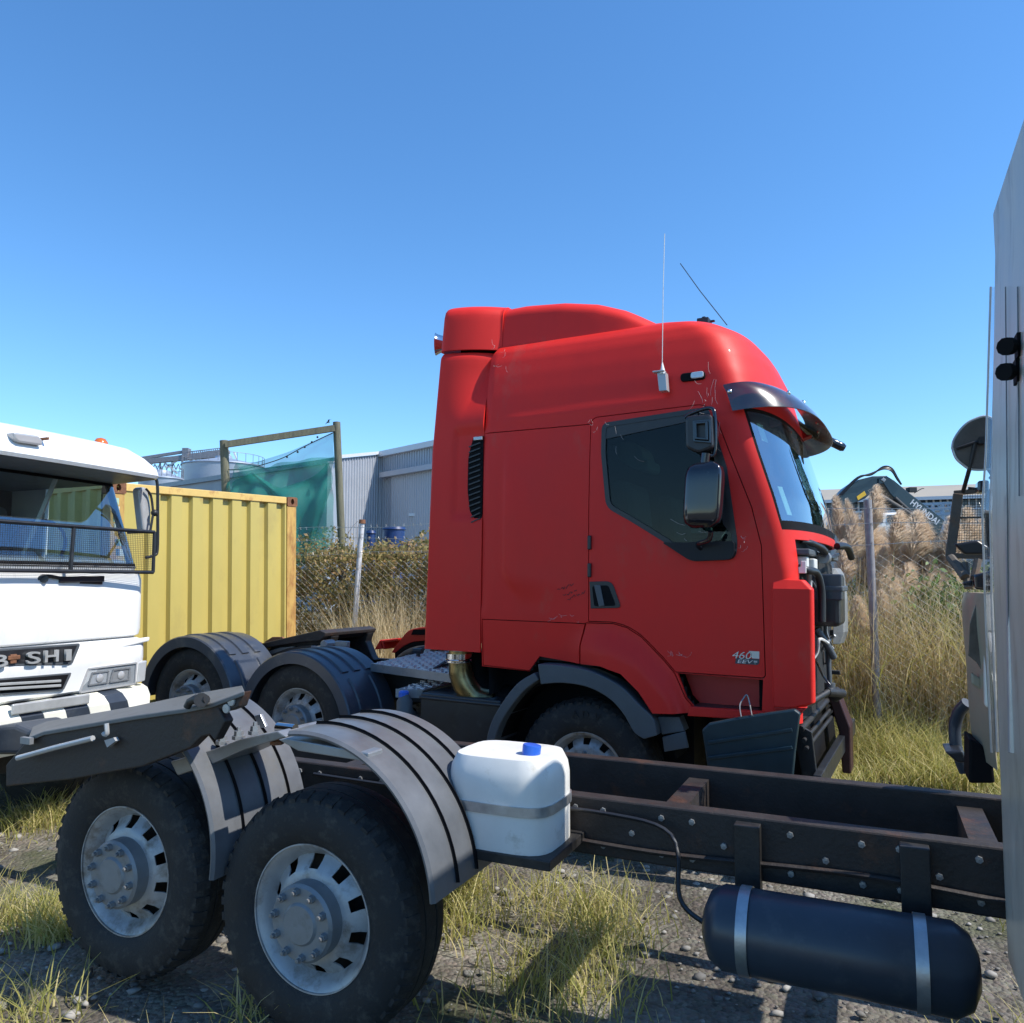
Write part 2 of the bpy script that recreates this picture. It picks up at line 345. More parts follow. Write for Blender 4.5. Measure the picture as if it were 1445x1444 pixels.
def cab_ring(z, off=0.0, disp=True):
    u0 = lerp(z, Z_T, UC_T); u1 = lerp(z, Z_T, UF_T) - off; ins = lerp(z, Z_T, IN_T); i = ins + off; n = 2.6; out = []
    ur = UR + 0.6 * max(0, ins - 0.10) + off
    for k in range(NS):
        u = ur + (u0 - ur) * k / NS; out.append((u, i + (cab_disp(u, z) if disp else 0), z))
    for k in range(NF + 1):
        a = math.pi * k / NF; c = math.cos(a)
        out.append((u0 + (u1 - u0) * abs(math.sin(a)) ** (2 / n), CW / 2 - (CW / 2 - i) * math.copysign(abs(c) ** (2 / n), c), z))
    for k in range(1, NB + 1): out.append((u0 + (ur - u0) * k / NB, CW - i, z))
    for k in range(1, NR): out.append((ur, CW - i + (2 * i - CW) * k / NR, z))
    return out
def levels():
    z = list(np.arange(1.03, 3.03, 0.03)) + [3.046, 3.053] + list(np.arange(3.08, 3.6, 0.03)) + [3.60, 3.63, 3.66, 3.69, 3.71, 3.73, 3.75, 3.77, 3.785, 3.80, 3.81, 3.82, 3.83, 3.835, 3.84]
    return [float(q) for q in z]
def inset(P, d):
    n = len(P); A = sum(P[i][0] * P[(i + 1) % n][1] - P[(i + 1) % n][0] * P[i][1] for i in range(n)); s = 1 if A > 0 else -1; out = []
    for i in range(n):
        p0, p1, p2 = (Vector(P[j % n]) for j in (i - 1, i, i + 1))
        a = (p1 - p0); b = (p2 - p1)
        if a.length < 1e-7 or b.length < 1e-7: out.append(tuple(p1)); continue
        na = Vector((-a.y, a.x)).normalized() * s; nb = Vector((-b.y, b.x)).normalized() * s
        m = na + nb; m = m / max(0.35, m.dot(na)) if m.length > 1e-6 else na
        out.append(tuple(p1 + m * d))
    return out
win_px = [(849, 640), (850, 598), (985, 577), (999, 577), (1025, 660), (1040, 765), (1038, 789), (975, 792), (940, 766), (890, 735), (856, 716)]
win = round_poly([(tw(x, y).x, tw(x, y).z) for x, y in win_px], [.03, .05, .02, .04, 0, .04, .06, .05, .02, .03, .06])
door = round_poly([(.04, 1.62), (.036, 2.4), (.046, 3.10), (.86, 3.125), (.935, 3.08), (1.05, 2.771), (1.185, 2.412), (1.245, 2.157), (1.262, 1.305), (.672, 1.305), (.60, 1.385), (.435, 1.541), (.33, 1.60), (.227, 1.622)], [0, 0, .06, .06, .05, 0, 0, 0, .03, 0, 0, .05, .05, .03])
skirt = [(-.838, 1.609), (-.838, 1.251), (-.437, 1.235), (-.351, 1.344), (-.02, 1.312), (-.018, 1.45), (.02, 1.609)]
fender = [(.02, 1.615), (.227, 1.618), (.33, 1.594), (.435, 1.535), (.60, 1.38), (.672, 1.30), (.745, 1.142), (.79, 1.095), (.79, 1.04), (.535, 1.024), (.435, 1.160), (.307, 1.272), (.15, 1.312), (-.02, 1.312), (-.018, 1.45)]
below = [(-1, 0.9), (-1, 1.251), (-.437, 1.235), (-.351, 1.344), (-.02, 1.312), (.15, 1.312), (.307, 1.272), (.435, 1.160), (.535, 1.024), (.79, 1.04), (1.27, 1.06), (1.27, .9)]
recess = [(.69, 1.300), (1.245, 1.297), (1.235, 1.10), (.80, 1.09), (.75, 1.142)]
def shell(off, disp):
    bm = bmesh.new(); sec = bm.faces.layers.int.new('sec'); ang = bm.faces.layers.float.new('ang')
    zs = levels(); rows = [[bm.verts.new(p) for p in cab_ring(z, off, disp)] for z in zs]; n = len(rows[0])
    for k in range(len(rows) - 1):
        for i in range(n):
            j = (i + 1) % n
            f = bm.faces.new((rows[k][i], rows[k][j], rows[k + 1][j], rows[k + 1][i]))
            f[sec] = 0 if i < NS else 1 if i < NS + NF else 2 if i < NS + NF + NB else 3
            f[ang] = math.pi * (i - NS + 0.5) / NF if f[sec] == 1 else 0
    f = bm.faces.new(rows[-1]); f[sec] = 4
    return bm, sec, ang
def knife(bm, sec, P):
    n = len(P)
    for i in range(n):
        p = Vector(P[i]); q = Vector(P[(i + 1) % n]); d = q - p
        if d.length < 1e-6: continue
        lo = (min(p.x, q.x) - .004, min(p.y, q.y) - .004); hi = (max(p.x, q.x) + .004, max(p.y, q.y) + .004)
        fs = []
        for f in bm.faces:
            if f[sec] != 0: continue
            us = [v.co.x for v in f.verts]; zz = [v.co.z for v in f.verts]
            if max(us) < lo[0] or min(us) > hi[0] or max(zz) < lo[1] or min(zz) > hi[1]: continue
            fs.append(f)
        if not fs: continue
        es = {e for f in fs for e in f.edges}; vs_ = {v for f in fs for v in f.verts}
        bmesh.ops.bisect_plane(bm, geom=list(vs_) + list(es) + fs, dist=1e-5, plane_co=(p.x, 0, p.y), plane_no=Vector((d.y, 0, -d.x)).normalized())
bm, sec, ang = shell(0.0, True)
part = bm.faces.layers.int.new('part')
G = 0.0065
PAN = {2: door, 3: skirt, 4: fender}
IN = {k: inset(p, G) for k, p in PAN.items()}
for P in (door, IN[2], win, skirt, IN[3], fender, IN[4], below, recess): knife(bm, sec, P)
for f in bm.faces:
    c = f.calc_center_median(); p = 0
    if f[sec] == 0:
        q = (c.x, c.z)
        if in_poly(*q, below) or in_poly(*q, recess): p = -1
        elif in_poly(*q, door): p = 2 if in_poly(*q, IN[2]) else -1
        elif in_poly(*q, fender): p = 4 if in_poly(*q, IN[4]) else -1
        elif in_poly(*q, skirt): p = 3 if in_poly(*q, IN[3]) else -1
        elif c.z > 3.053: p = 1
        elif 3.046 < c.z and c.x < 0.05: p = -1
        if p == 2 and in_poly(*q, win): p = -1
    elif f[sec] == 1:
        a = f[ang]
        if c.z > 3.075: p = 1
        elif c.z > 2.27 and 0.24 < a < math.pi - 0.24: p = 5 if (0.31 < a < math.pi - 0.31 and 2.33 < c.z < 3.05) else 6
        elif c.z < 2.20 and a > 0.5: p = -1
    elif c.z > 3.05: p = 1
    if f[sec] == 3 and c.z < 1.28: p = -1
    f[part] = p
PN = {0: ('cab_shell', 'red_paint'), 1: ('roof_panel', 'red_paint'), 2: ('door', 'red_paint'), 3: ('side_skirt', 'red_paint'), 4: ('wheel_arch_panel', 'red_paint'), 5: ('windscreen', 'windscreen_glass'), 6: ('windscreen_seal', 'seal')}
RP = {}
bm.normal_update()
for k, (nm, mt) in PN.items():
    b2 = bm.copy(); l2 = b2.faces.layers.int['part']
    bmesh.ops.delete(b2, geom=[f for f in b2.faces if f[l2] != k], context='FACES')
    bmesh.ops.recalc_face_normals(b2, faces=b2.faces)
    # keep the outside outward
    cc = Vector((0.2, CW / 2, 2.4)); s = sum((f.calc_center_median() - cc).dot(f.normal) for f in b2.faces)
    if s < 0: bmesh.ops.reverse_faces(b2, faces=b2.faces)
    me = bpy.data.meshes.new(nm); b2.to_mesh(me); b2.free()
    RP[nm] = link(nm, me, M[mt], red, 180, solid=0 if k == 5 else 0.022)
bm.free()
rdoor = RP['door']
# inner lining
bm, sec, ang = shell(0.05, False); kill = []
for f in bm.faces:
    c = f.calc_center_median()
    if f[sec] == 0 and (in_poly(c.x, c.z, win) or in_poly(c.x, c.z, below) or in_poly(c.x, c.z, recess)): kill.append(f)
    if f[sec] == 1 and 2.28 < c.z < 3.07 and 0.22 < f[ang] < math.pi - 0.22: kill.append(f)
bmesh.ops.delete(bm, geom=kill, context='FACES'); me = bpy.data.meshes.new('cab_lining'); bm.to_mesh(me); bm.free()
link('cab_lining', me, M['lining'], red)
b = MB(); b.box((UR + .06, .06, 1.32), (1.28, CW - .06, 1.36)); b.build('cab_floor', M['lining'], red)
# step well under the door
b = MB(); P = [(u, z) for u, z in recess]
b.prism([(u, 0.16, z) for u, z in P], (0, 0.01, 0))
b.box((.69, 0.0, 1.300), (1.25, 0.16, 1.306)); b.build('step_well', M['red_plastic'], red)
b = MB(); b.box((.79, .0, 1.078), (1.24, .17, 1.094)); b.build('step_tread', M['black_plastic'], red, bevel=.004)
b = MB(); b.prism([(.78, -.028, 1.092), (1.25, -.028, 1.10), (1.25, -.028, 1.045), (.76, -.028, 1.028)], (0, .03, 0)); b.build('sill_strip', M['red_paint'], red, bevel=.006)
# door fittings
b = MB(); O_ = inset(win, -0.004); I_ = inset(win, 0.030)
n = len(O_); b.add([(u, -.004, z) for u, z in O_] + [(u, -.004, z) for u, z in I_] + [(u, .022, z) for u, z in O_] + [(u, .022, z) for u, z in I_],
    [(i, (i + 1) % n, n + (i + 1) % n, n + i) for i in range(n)] + [(n + i, n + (i + 1) % n, 3 * n + (i + 1) % n, 3 * n + i) for i in range(n)] + [(i, (i + 1) % n, 2 * n + (i + 1) % n, 2 * n + i) for i in range(n)])
top = [tw(*p) for p in ((852, 600), (985, 578), (985, 592), (853, 620))]
b.prism([(p.x, 0.001, p.z) for p in top], (0, .014, 0))
b.prism([(p.x, .003, p.z) for p in (tw(1000, 590), tw(1008, 592), tw(1037, 760), tw(1020, 740))], (0, .012, 0))
b.build('window_trim', M['black_plastic'], rdoor)
b = MB(); b.prism([(u, .012, z) for u, z in inset(win, .012)], (0, .004, 0)); b.build('side_window', M['side_glass'], rdoor)
b = MB(); P = round_poly([(p.x, p.z) for p in (tw(936, 766), tw(1000, 765), tw(1038, 764), tw(1038, 790), tw(976, 792))], [.02, 0, .03, .06, .05])
b.prism([(u, -.035, z) for u, z in P], (0, .04, 0)); b.build('mirror_base', M['satin_black'], rdoor, bevel=.012)
P = round_poly([(p.x, p.z) for p in (tw(832, 821), tw(864, 820), tw(877, 858), tw(834, 859))], [.004, .05, .03, .004])
b = MB(); b.prism([(u, -.008, z) for u, z in P], (0, .006, 0)); hd = b.build('door_handle', M['black_plastic'], rdoor, bevel=.003)
b = MB(); P = round_poly([(p.x, p.z) for p in (tw(836, 827), tw(859, 826), tw(870, 855), tw(839, 856))], .02)
b.prism([(u, -.0085, z) for u, z in P], (0, .0015, 0)); b.build('handle_recess', M['seal'], hd)
b = MB(); b.prism([(p.x, -.016, p.z) for p in (tw(839, 826), tw(848, 826), tw(854, 855), tw(846, 856))], (0, .008, 0)); b.build('grip', M['grey_plastic'], hd, bevel=.004)
for y0, y1 in ((756, 776), (795, 815)):
    b = MB(); p = tw(830, y0); q = tw(835, y1); b.box((p.x, -.022, q.z), (q.x, .002, p.z)); b.build('hinge_cover', M['black_plastic'], rdoor, bevel=.008)
# corner panel at the front
b = MB(); out = [(1.308, -.022), (1.40, -.025), (1.538, -.025), (1.551, -.012), (1.553, .05), (1.49, .055), (1.44, .055), (1.30, .055)]
rings = []
for z, s, dz in ((1.135, 0, 0), (1.88, 0, 0), (1.945, 1, 0)):
    rings.append([(u - (.055 if s and u > 1.42 else 0), w + (.028 if s and w < .06 else 0), z - (.03 * (u - 1.3) if s else 0) + (.0 if z > 1.2 else (.0 if u < 1.5 else .04))) for u, w in out])
b.loft(rings); b.build('corner_panel', M['red_paint'], red, bevel=.008, seg=3)
b = MB(); b.prism([(1.31, -.01, 1.135), (1.50, -.004, 1.135), (1.44, .0, 1.075), (1.33, .0, 1.07)], (0, .12, 0)); b.build('corner_panel_foot', M['red_plastic'], red, bevel=.006)
# arch trim in two pieces, with the mud flap bracket
def strip(outer, inner, w0, w1, name, m, parent, n=8, bev=.008):
    A = smooth_curve([(p.x, 0, p.z) for p in (tw(*q) for q in outer)], n); B = smooth_curve([(p.x, 0, p.z) for p in (tw(*q) for q in inner)], n)
    b = MB(); b.loft([[(a.x, w0, a.z), (c.x, w0, c.z), (c.x, w1, c.z), (a.x, w1, a.z)] for a, c in zip(A, B)]); return b.build(name, M[m], parent, 40, bevel=bev)
strip([(766, 936), (800, 938), (840, 946), (880, 966), (907, 992), (927, 1012), (932, 1035)], [(770, 964), (800, 962), (836, 968), (866, 984), (886, 1006), (900, 1030), (914, 1040)], -.085, .10, 'arch_trim', 'grey_plastic', red)
strip([(760, 948), (735, 964), (712, 994), (697, 1024), (690, 1062), (690, 1110)], [(766, 958), (744, 975), (722, 1003), (708, 1030), (701, 1062), (701, 1110)], -.07, .35, 'arch_trim', 'grey_plastic', red)
b = MB(); b.prism([(p.x, .0, p.z) for p in (tw(928, 1012), tw(958, 1012), tw(966, 1032), tw(934, 1037))], (0, .12, 0)); b.prism([(p.x, -.01, p.z) for p in (tw(935, 1040), tw(967, 1032), tw(972, 1055), tw(938, 1061))], (0, .02, 0))
b.build('flap_bracket', M['grey_plastic'], red, bevel=.004)
b = MB(); c = (0.0, 0.55); pts = []
for k in range(19):
    a = R(15 + 150 * k / 18); pts.append((c[0] + .70 * math.cos(a), c[1] + .70 * math.sin(a)))
b.loft([[(u, .03, z), (u, .75, z)] for u, z in pts], False, False); b.box((-.72, .70, .5), (.75, .72, 1.3)); b.build('wheel_housing', M['seal'], red, solid=.01)
# ------------------------------------------------------------------ side fairing behind the cab
def fairing_w(r, z):
    A = 0.17 * sstep(3.12, 3.72, z); rc = 0.55 + 0.40 * sstep(3.1, 3.72, z)
    t = min(r / rc, 1.0); w = A * t ** 2.3
    q = sstep(.40, .52, r) * sstep(2.36, 2.44, z) * (1 - sstep(3.05, 3.12, z)); w += 0.022 * q
    e = max(0, 0.06 - r) / 0.06; w += 0.035 * e * e
    return w
bmf = MB(); rows = []
zl = list(np.arange(1.352, 3.70, .03)) + [3.70, 3.715, 3.727, 3.733]
for z in zl:
    ul = lerp(z, [1.34, 2.92, 3.74, 3.82], [-1.381, -1.342, -1.272, -1.262]); urr = UR - 0.006 + 0.03 * sstep(3.5, 3.75, z); ring_ = []
    for k in range(41):
        r = k / 40; tz = max(0, z - 3.68) / 0.053; ring_.append((ul + (urr - ul) * r, fairing_w(r, z) + 0.03 * tz * tz, z))
    ring_.insert(0, (ul + .005, .40, z)); rows.append(ring_)
bmf.loft(rows, False, False)
sf = bmf.build('side_fairing', M['red_paint'], red, 60, solid=.02)
bmf = MB(); rows = []
for z in list(np.arange(3.752, 4.02, .03)) + [4.03, 4.06, 4.085, 4.10, 4.108]:
    ul = lerp(z, [3.75, 4.11], [-1.264, -1.232]); urr = -0.785 + .01 * (z - 3.75); tz = max(0, z - 4.02) / 0.088; ring_ = []
    for k in range(25):
        r = k / 24; ring_.append((ul + (urr - ul) * r, .172 * min(r / .95, 1) ** 2.0 + .07 * tz ** 3 + .02 + 0.03 * (max(0, .06 - r) / .06) ** 2, z))
    ring_.insert(0, (ul + .005, .45, z)); rows.append(ring_)
lt = rows[-1]; rows.append([(p[0], p[1] + .25, 4.115) for p in lt]); bmf.loft(rows, False, False); bmf.build('fairing_cap', M['red_paint'], red, 60, solid=.02)
b = MB(); b.box((-1.22, .24, 3.66), (-.80, .50, 3.84)); b.box((-1.10, .235, 1.40), (-.835, .26, 3.74)); b.build('fairing_gap_backing', M['seal'], red)  # dark backing added to keep sky from showing through the fairing seams
# slotted vent between fairing and cab
P = round_poly([(p.x, p.z) for p in (tw(667, 618, -.002), tw(681, 615, -.002), tw(679, 743, -.002), tw(673, 738, -.002), tw(662, 722, -.002), tw(659, 690, -.002), tw(660, 645, -.002))], [.01, .004, .004, .01, .03, .03, .05])
b = MB(); b.prism([(u, .006, z) for u, z in P], (0, .012, 0)); vt = b.build('air_vent', M['seal'], sf)
for k in range(15):
    y = 628 + 7.6 * k; p = tw(662 + (3 if k > 11 else 0), y + 3); q = tw(678, y - 3); b = MB(); b.bar((p.x, .0, p.z), (q.x, .0, q.z), .012, .010); b.build('vent_slat', M['black_plastic'], vt)
p = tw(669, 622); q = tw(681, 616); b = MB(); b.box((p.x, -.012, p.z), (q.x, .006, q.z)); b.build('vent_cap', M['galvanised'], vt, bevel=.004)
# roof spoiler
b = MB(); rows = []
US = [-.78, -.6, -.28, 0, .22, .35, .45, .54]; ZS = [4.125, 4.128, 4.10, 4.045, 3.965, 3.895, 3.835, 3.775]; WS = [.165, .165, .165, .168, .18, .20, .23, .30]
for k in range(25):
    u = -.78 + 1.32 * k / 24; zt = lerp(u, US, ZS); w0 = lerp(u, US, WS); zb = 3.72; h = max(zt - zb, .004); rr = min(.11, h * .75); row = []
    for t in range(0, 4): row.append((u, w0 + .05 * h * t / 4, zb + (h - rr) * t / 4))
    for t in range(0, 9):
        a = math.pi / 2 * t / 8; row.append((u, w0 + .05 * h + rr * 1.5 * (1 - math.cos(a)), zt - rr + rr * math.sin(a)))
    row += [(u, CW - q[1], q[2]) for q in reversed(row)]
    rows.append(row)
b.loft(rows, False, False); b.add(rows[0], [tuple(range(len(rows[0])))]); b.build('roof_spoiler', M['red_paint'], red, 60)
# exhaust outlet
b = MB(); p = T.w(619, 487, .30); pts = [(p.x + .16, .36, p.z - .35), (p.x + .13, .36, p.z - .10), (p.x + .06, .34, p.z), (p.x - .03, .30, p.z + .01)]
b.tube(smooth_curve(pts, 6), [.062] * 12 + [.064, .066, .07, .075, .082, .09, .098], 18); b.build('exhaust_outlet', M['chrome'], red, 40)
# sun visor over the windscreen
def visor_row(t, n=3.0):
    a = math.pi * t; c = math.cos(a); W = CW / 2 + .03
    row = []
    for zt, off, uo in ((3.275, .02, .97), (3.262, .06, .97), (3.22, .12, .985), (3.15, .175, 1.0), (3.09, .20, 1.015)):
        e = abs(math.sin(a)) ** (2 / n); row.append((uo + (0.33 + off) * e, CW / 2 - (W + off * .1) * math.copysign(abs(c) ** (2 / n), c), zt - .10 * e * 0 - .05 * (1 - e)))
    return row
b = MB(); b.loft([visor_row(.012 + .976 * k / 56) for k in range(57)], False, False); vz = b.build('sun_visor', M['smoked_acrylic'], red, 60, solid=.006)
for t in (.02, .30, .42, .55, .66):
    r = visor_row(t); p = Vector(r[2]); q = (Vector(r[3]) - Vector(r[1])).normalized(); q2 = (Vector(visor_row(t + .01)[2]) - p).normalized(); nn = q.cross(q2)
    b = MB(); b.ball(p, .017, 10, 6); b.build('visor_bolt', M['chrome'], vz, 60)
p = Vector(visor_row(.93)[3]); 
b = MB(); b.tube(smooth_curve([tw(1118, 592, 1.5), tw(1140, 608, 1.9), tw(1165, 620, 2.25), tw(1192, 633, 2.33)], 5), [.03] * 5 + [.045] * 5 + [.04] * 5 + [.028], 10); b.build('far_mirror_arm', M['gloss_black'], red, 40)
for x, y, w in ((1115, 590, 1.2), (1145, 615, 1.9)):
    p = T.w(x, y, w); b = MB(); b.prism([(p.x - .16, w, p.z - .05), (p.x + .0, w, p.z), (p.x + .0, w, p.z + .06), (p.x - .16, w, p.z + .10)], (0, .12, 0)); b.build('visor_bracket', M['red_plastic'], red, bevel=.006)
# marker lamp, markers and aerials on the roof
p = tw(978, 532, .03); b = MB(); P = round_poly([(p.x - .085, p.z - .03), (p.x + .085, p.z - .028), (p.x + .085, p.z + .03), (p.x - .085, p.z + .03)], .028)
b.prism([(u, .012, z) for u, z in P], (0, .03, 0)); lm = b.build('marker_lamp', M['seal'], red, bevel=.006)
b = MB(); P = round_poly([(p.x - .01, p.z - .018), (p.x + .078, p.z - .018), (p.x + .078, p.z + .028), (p.x - .01, p.z + .026)], .018); b.prism([(u, .0, z) for u, z in P], (0, .014, 0)); b.build('lens', M['lamp_lens'], lm, bevel=.005)
p = tw(933, 540, -.06); b = MB(); q0 = tw(935, 526, -.06); q1 = tw(934, 420, -.06)
b.tube([tw(935, 528, -.06), tw(935, 521, -.06), tw(934.5, 512, -.06)], [.022, .014, .004], 8); b.tube([tw(934.5, 515, -.06), tw(936, 400, -.06), tw(938, 330, -.06)], .0030, 5); ae = b.build('whip_aerial', M['white_plastic'], red, 60)
b = MB(); b.prism([tw(*k) for k in ((927, 526, -.07), (939, 525, -.07), (941, 551, -.07), (930, 552, -.07))], (0, .065, 0)); b.box((tw(926, 528).x, -.09, tw(926, 530).z), (tw(942, 528).x, -.03, tw(942, 526).z)); b.build('aerial_bracket', M['grey_lens'], ae, bevel=.003)
b = MB(); b.tube([T.w(1026, 459, 1.3), T.w(988, 411, 1.45), T.w(960, 372, 1.55)], .004, 5); b.build('roof_aerial', M['black_plastic'], red)
b = MB(); p = T.w(994, 450, .62); b.box((p.x - .05, .58, 3.76), (p.x + .04, .70, p.z)); b.box((p.x - .02, .61, p.z - .01), (p.x + .01, .66, p.z + .018)); b.box((p.x + .02, .65, p.z - .02), (p.x + .07, .68, p.z - .005)); b.build('roof_vent', M['black_plastic'], red, bevel=.008)
# mirrors on the door
b = MB(); p = tw(964, 655, -.22); q = tw(1021, 744, -.22); zc = (p.z + q.z) / 2; hz = (p.z - q.z) / 2; uc_ = (p.x + q.x) / 2; hu = (q.x - p.x) / 2; rows = []
for k in range(15):
    t = -1 + 2 * k / 14; s = (1 - abs(t) ** 5) ** .2 * .96 if abs(t) < 1 else .55; row = []
    for i in range(24):
        a = 2 * math.pi * i / 24; c, s2 = math.cos(a), math.sin(a); n = .38
        row.append((uc_ + hu * s * math.copysign(abs(c) ** n, c) + .012 * t, -.20 + .085 * s * math.copysign(abs(s2) ** n, s2) - .02 * c, zc + hz * t))
    rows.append(row)
b.loft(rows); mir = b.build('mirror', M['gloss_black'], rdoor, 50)
b = MB(); b.tube(smooth_curve([tw(1003, 750, -.2), tw(1000, 762, -.16), tw(985, 768, -.08), tw(990, 775, -.02)], 5), .017, 8); b.build('mirror_arm', M['gloss_black'], mir, 50); b = MB(); b.tube([tw(994, 655, -.2), tw(996, 640, -.2)], .030, 8); b.build('mirror_neck', M['gloss_black'], mir, 50); b = MB(); b.tube(smooth_curve([tw(996, 640, -.16), tw(1008, 640, -.14), tw(1009, 590, -.14), tw(1002, 576, -.12), tw(975, 584, -.10), tw(966, 590, -.1)], 6), .013, 8); b.build('mirror_arm', M['gloss_black'], mir, 50)
b = MB(); P = round_poly([(k.x, k.z) for k in (tw(966, 587, -.2), tw(1004, 584, -.2), tw(1006, 632, -.2), tw(985, 640, -.2), tw(967, 632, -.2))], .03)
b.prism([(u, -.20, z) for u, z in P], (0, .11, 0)); wm = b.build('wide_angle_mirror', M['black_plastic'], rdoor, bevel=.018)
for s, w in ((.0, -.215), (.028, -.235)):
    b = MB(); O_ = [(k.x, k.z) for k in (tw(978, 594, -.2), tw(1003, 592, -.2), tw(1004, 626, -.2), tw(979, 624, -.2))]; O_ = inset(O_, s * .55); I_ = inset(O_, .014); n = 4
    b.add([(u, w, z) for u, z in O_] + [(u, w, z) for u, z in I_] + [(u, w + .03, z) for u, z in O_] + [(u, w + .03, z) for u, z in I_],
        [(i, (i + 1) % n, n + (i + 1) % n, n + i) for i in range(n)] + [(n + i, n + (i + 1) % n, 3 * n + (i + 1) % n, 3 * n + i) for i in range(n)] + [(i, (i + 1) % n, 2 * n + (i + 1) % n, 2 * n + i) for i in range(n)])
    b.build('mount_frame', M['gloss_black'], wm, bevel=.003)
# badge: 460 over EEV
p = tw(1033, 928.5, -.002); q = tw(1072, 936, -.002)
k0 = tw(1033.5, 929); place_text('power_number', '460', M['letter_silver'], rdoor, (k0.x, -.001, k0.z), (1, 0, 0), (0, 0, 1), .046, .004, .125, shear=.25)
k0 = tw(1059, 929); k1 = tw(1071.5, 919.5); b = MB(); b.prism([(k0.x + .012, -.005, k0.z), (k1.x, -.005, k0.z), (k1.x, -.005, k1.z), (k0.x - .01, -.005, k1.z)], (0, .004, 0)); b.build('number_plate_tail', M['letter_silver'], rdoor)
k0 = tw(1037.5, 936.5); k1 = tw(1071.5, 930.3); b = MB(); b.prism([(k0.x, -.004, k0.z), (k1.x - .012, -.004, k0.z), (k1.x, -.004, k0.z + .012), (k1.x, -.004, k1.z), (k0.x + .006, -.004, k1.z)], (0, .003, 0)); bdg = b.build('emission_badge', M['navy_paint'], rdoor)
place_text('emission_letters', 'EEV', M['lamp_lens'], bdg, (k0.x + .015, -.0045, k0.z + .006), (1, 0, 0), (0, 0, 1), .022, .002, .10, shear=.2)
b = MB(); b.box((k0.x + .125, -.0065, k0.z + .003), (k1.x - .025, -.0045, k0.z + .010)); b.build('badge_stripe', M['sticker_green'], bdg)
b = MB(); b.box((k0.x + .118, -.0062, k0.z + .014), (k1.x - .012, -.0045, k0.z + .026)); b.build('badge_stripe', M['grey_lens'], bdg)
# marker-pen scrawl on the sleeper wall
for (x, y), ln, dy in (((787, 834), 24, 3), ((795, 841), 20, 3.0), ((801, 845.5), 26, 3)):
    b = MB(); n = 16; pts = []
    for k in range(n + 1):
        q = tw(x + ln * k / n + random.uniform(-.6, .6), y - 11 * k / n * (ln / 26) + random.uniform(-2.6, 2.6)); pts.append((q.x, cab_disp(q.x, q.z) - .0008, q.z))
    for k in range(0, n):
        if k % 4 != 3: b.bar(pts[k], pts[k + 1], .0035, .0025, (0, 1, 0))
    b.build('pen_scrawl', M['ink'], red)
# cobwebs in the seams and round the mirrors
rw_ = random.Random(17)
for cx_p, cy_p, rx, ry, nn in ((985, 562, 14, 26, 9), (1004, 548, 8, 34, 7), (842, 602, 14, 8, 6), (955, 925, 14, 14, 9), (800, 871, 22, 6, 7), (705, 500, 14, 22, 7), (1042, 765, 12, 12, 9), (890, 628, 22, 20, 4), (1005, 640, 14, 30, 12), (985, 752, 30, 14, 6)):
    b = MB()
    for k in range(nn):
        x = cx_p + rw_.uniform(-rx, rx); y = cy_p + rw_.uniform(-ry, ry); dx = rw_.uniform(-rx, rx) * .7; dy = rw_.uniform(-ry, ry) * .7; w0 = -.006 - rw_.random() * .01
        b.tube(smooth_curve([tw(x, y, w0), tw(x + dx * .5 + rw_.uniform(-2, 2), y + dy * .5 + 2, w0 - .006), tw(x + dx, y + dy, w0)], 4), .0007, 3)
    cw_ = b.build('cobweb', M['web'], red); cw_['kind'] = 'stuff'
# ------------------------------------------------------------------ inside the cab
for w0 in (.28, 1.45):
    b = MB(); b.box((.10, w0, 1.36), (.62, w0 + .52, 1.86)); b.build('seat', M['seat_fabric'], red, bevel=.06, seg=3)
    b = MB(); b.prism([(.16, w0, 1.86), (.34, w0, 1.84), (.24, w0, 2.66), (.08, w0, 2.68)], (0, .52, 0)); b.build('seat_back', M['seat_fabric'], red, bevel=.06, seg=3)
b = MB(); P = smooth_curve([tw(862, 628, .45), tw(885, 622, .45), tw(903, 632, .45), tw(908, 646, .45), tw(915, 650, .45), tw(912, 664, .45), tw(890, 660, .45), tw(868, 645, .45)], 3)[:-1]
b.prism(P, (0, .30, 0)); b.build('headrest', M['pale_fabric'], red, bevel=.03, seg=3)
b = MB(); b.prism([(1.02, .12, 1.5), (1.40, .12, 1.5), (1.36, .12, 2.22), (1.22, .12, 2.26), (1.0, .12, 2.06)], (0, 2.06, 0)); b.build('dashboard', M['lining'], red, bevel=.03)
b = MB(); b.tube([(.86 + .06 * math.sin(a), .55 + .22 * math.cos(a), 2.10 + .20 * math.sin(a)) for a in [2 * math.pi * k / 24 for k in range(24)]], .014, 8, True); b.bar((.86, .34, 2.10), (.86, .76, 2.10), .03, .02); b.build('steering_wheel', M['black_plastic'], red, 60)
b = MB()
for k in range(16): z = 2.16 + .032 * k; b.box((.0, 1.98, z), (.95, 2.0, z + .016))
b.build('cab_slats', M['seat_fabric'], red)  # row of thin dark horizontal strips along the far side
for x0, y0, x1, y1 in ((975, 752, 987, 742), (995, 752, 1003, 744), (1022, 715, 1031, 710)):
    p = tw(x0, y0, .20); q = tw(x1, y1, .20); b = MB(); b.box((p.x, .20, p.z), (q.x, .24, q.z)); b.build('paper', M['sticker_green'], red)
for za, zb, ww in ((2.86, 2.92, .10), (2.92, 2.98, .09), (2.36, 2.55, .06)):
    b = MB(); u0 = lerp(za, Z_T, UC_T) + .145; u1 = lerp(zb, Z_T, UC_T) + .145; b.prism([(u0, .10, za), (u0 + .02, .10 + ww, za), (u1 + .02, .10 + ww, zb), (u1, .10, zb)], (.003, 0, 0)); b.build('windscreen_sticker', M['sticker_green'], red)
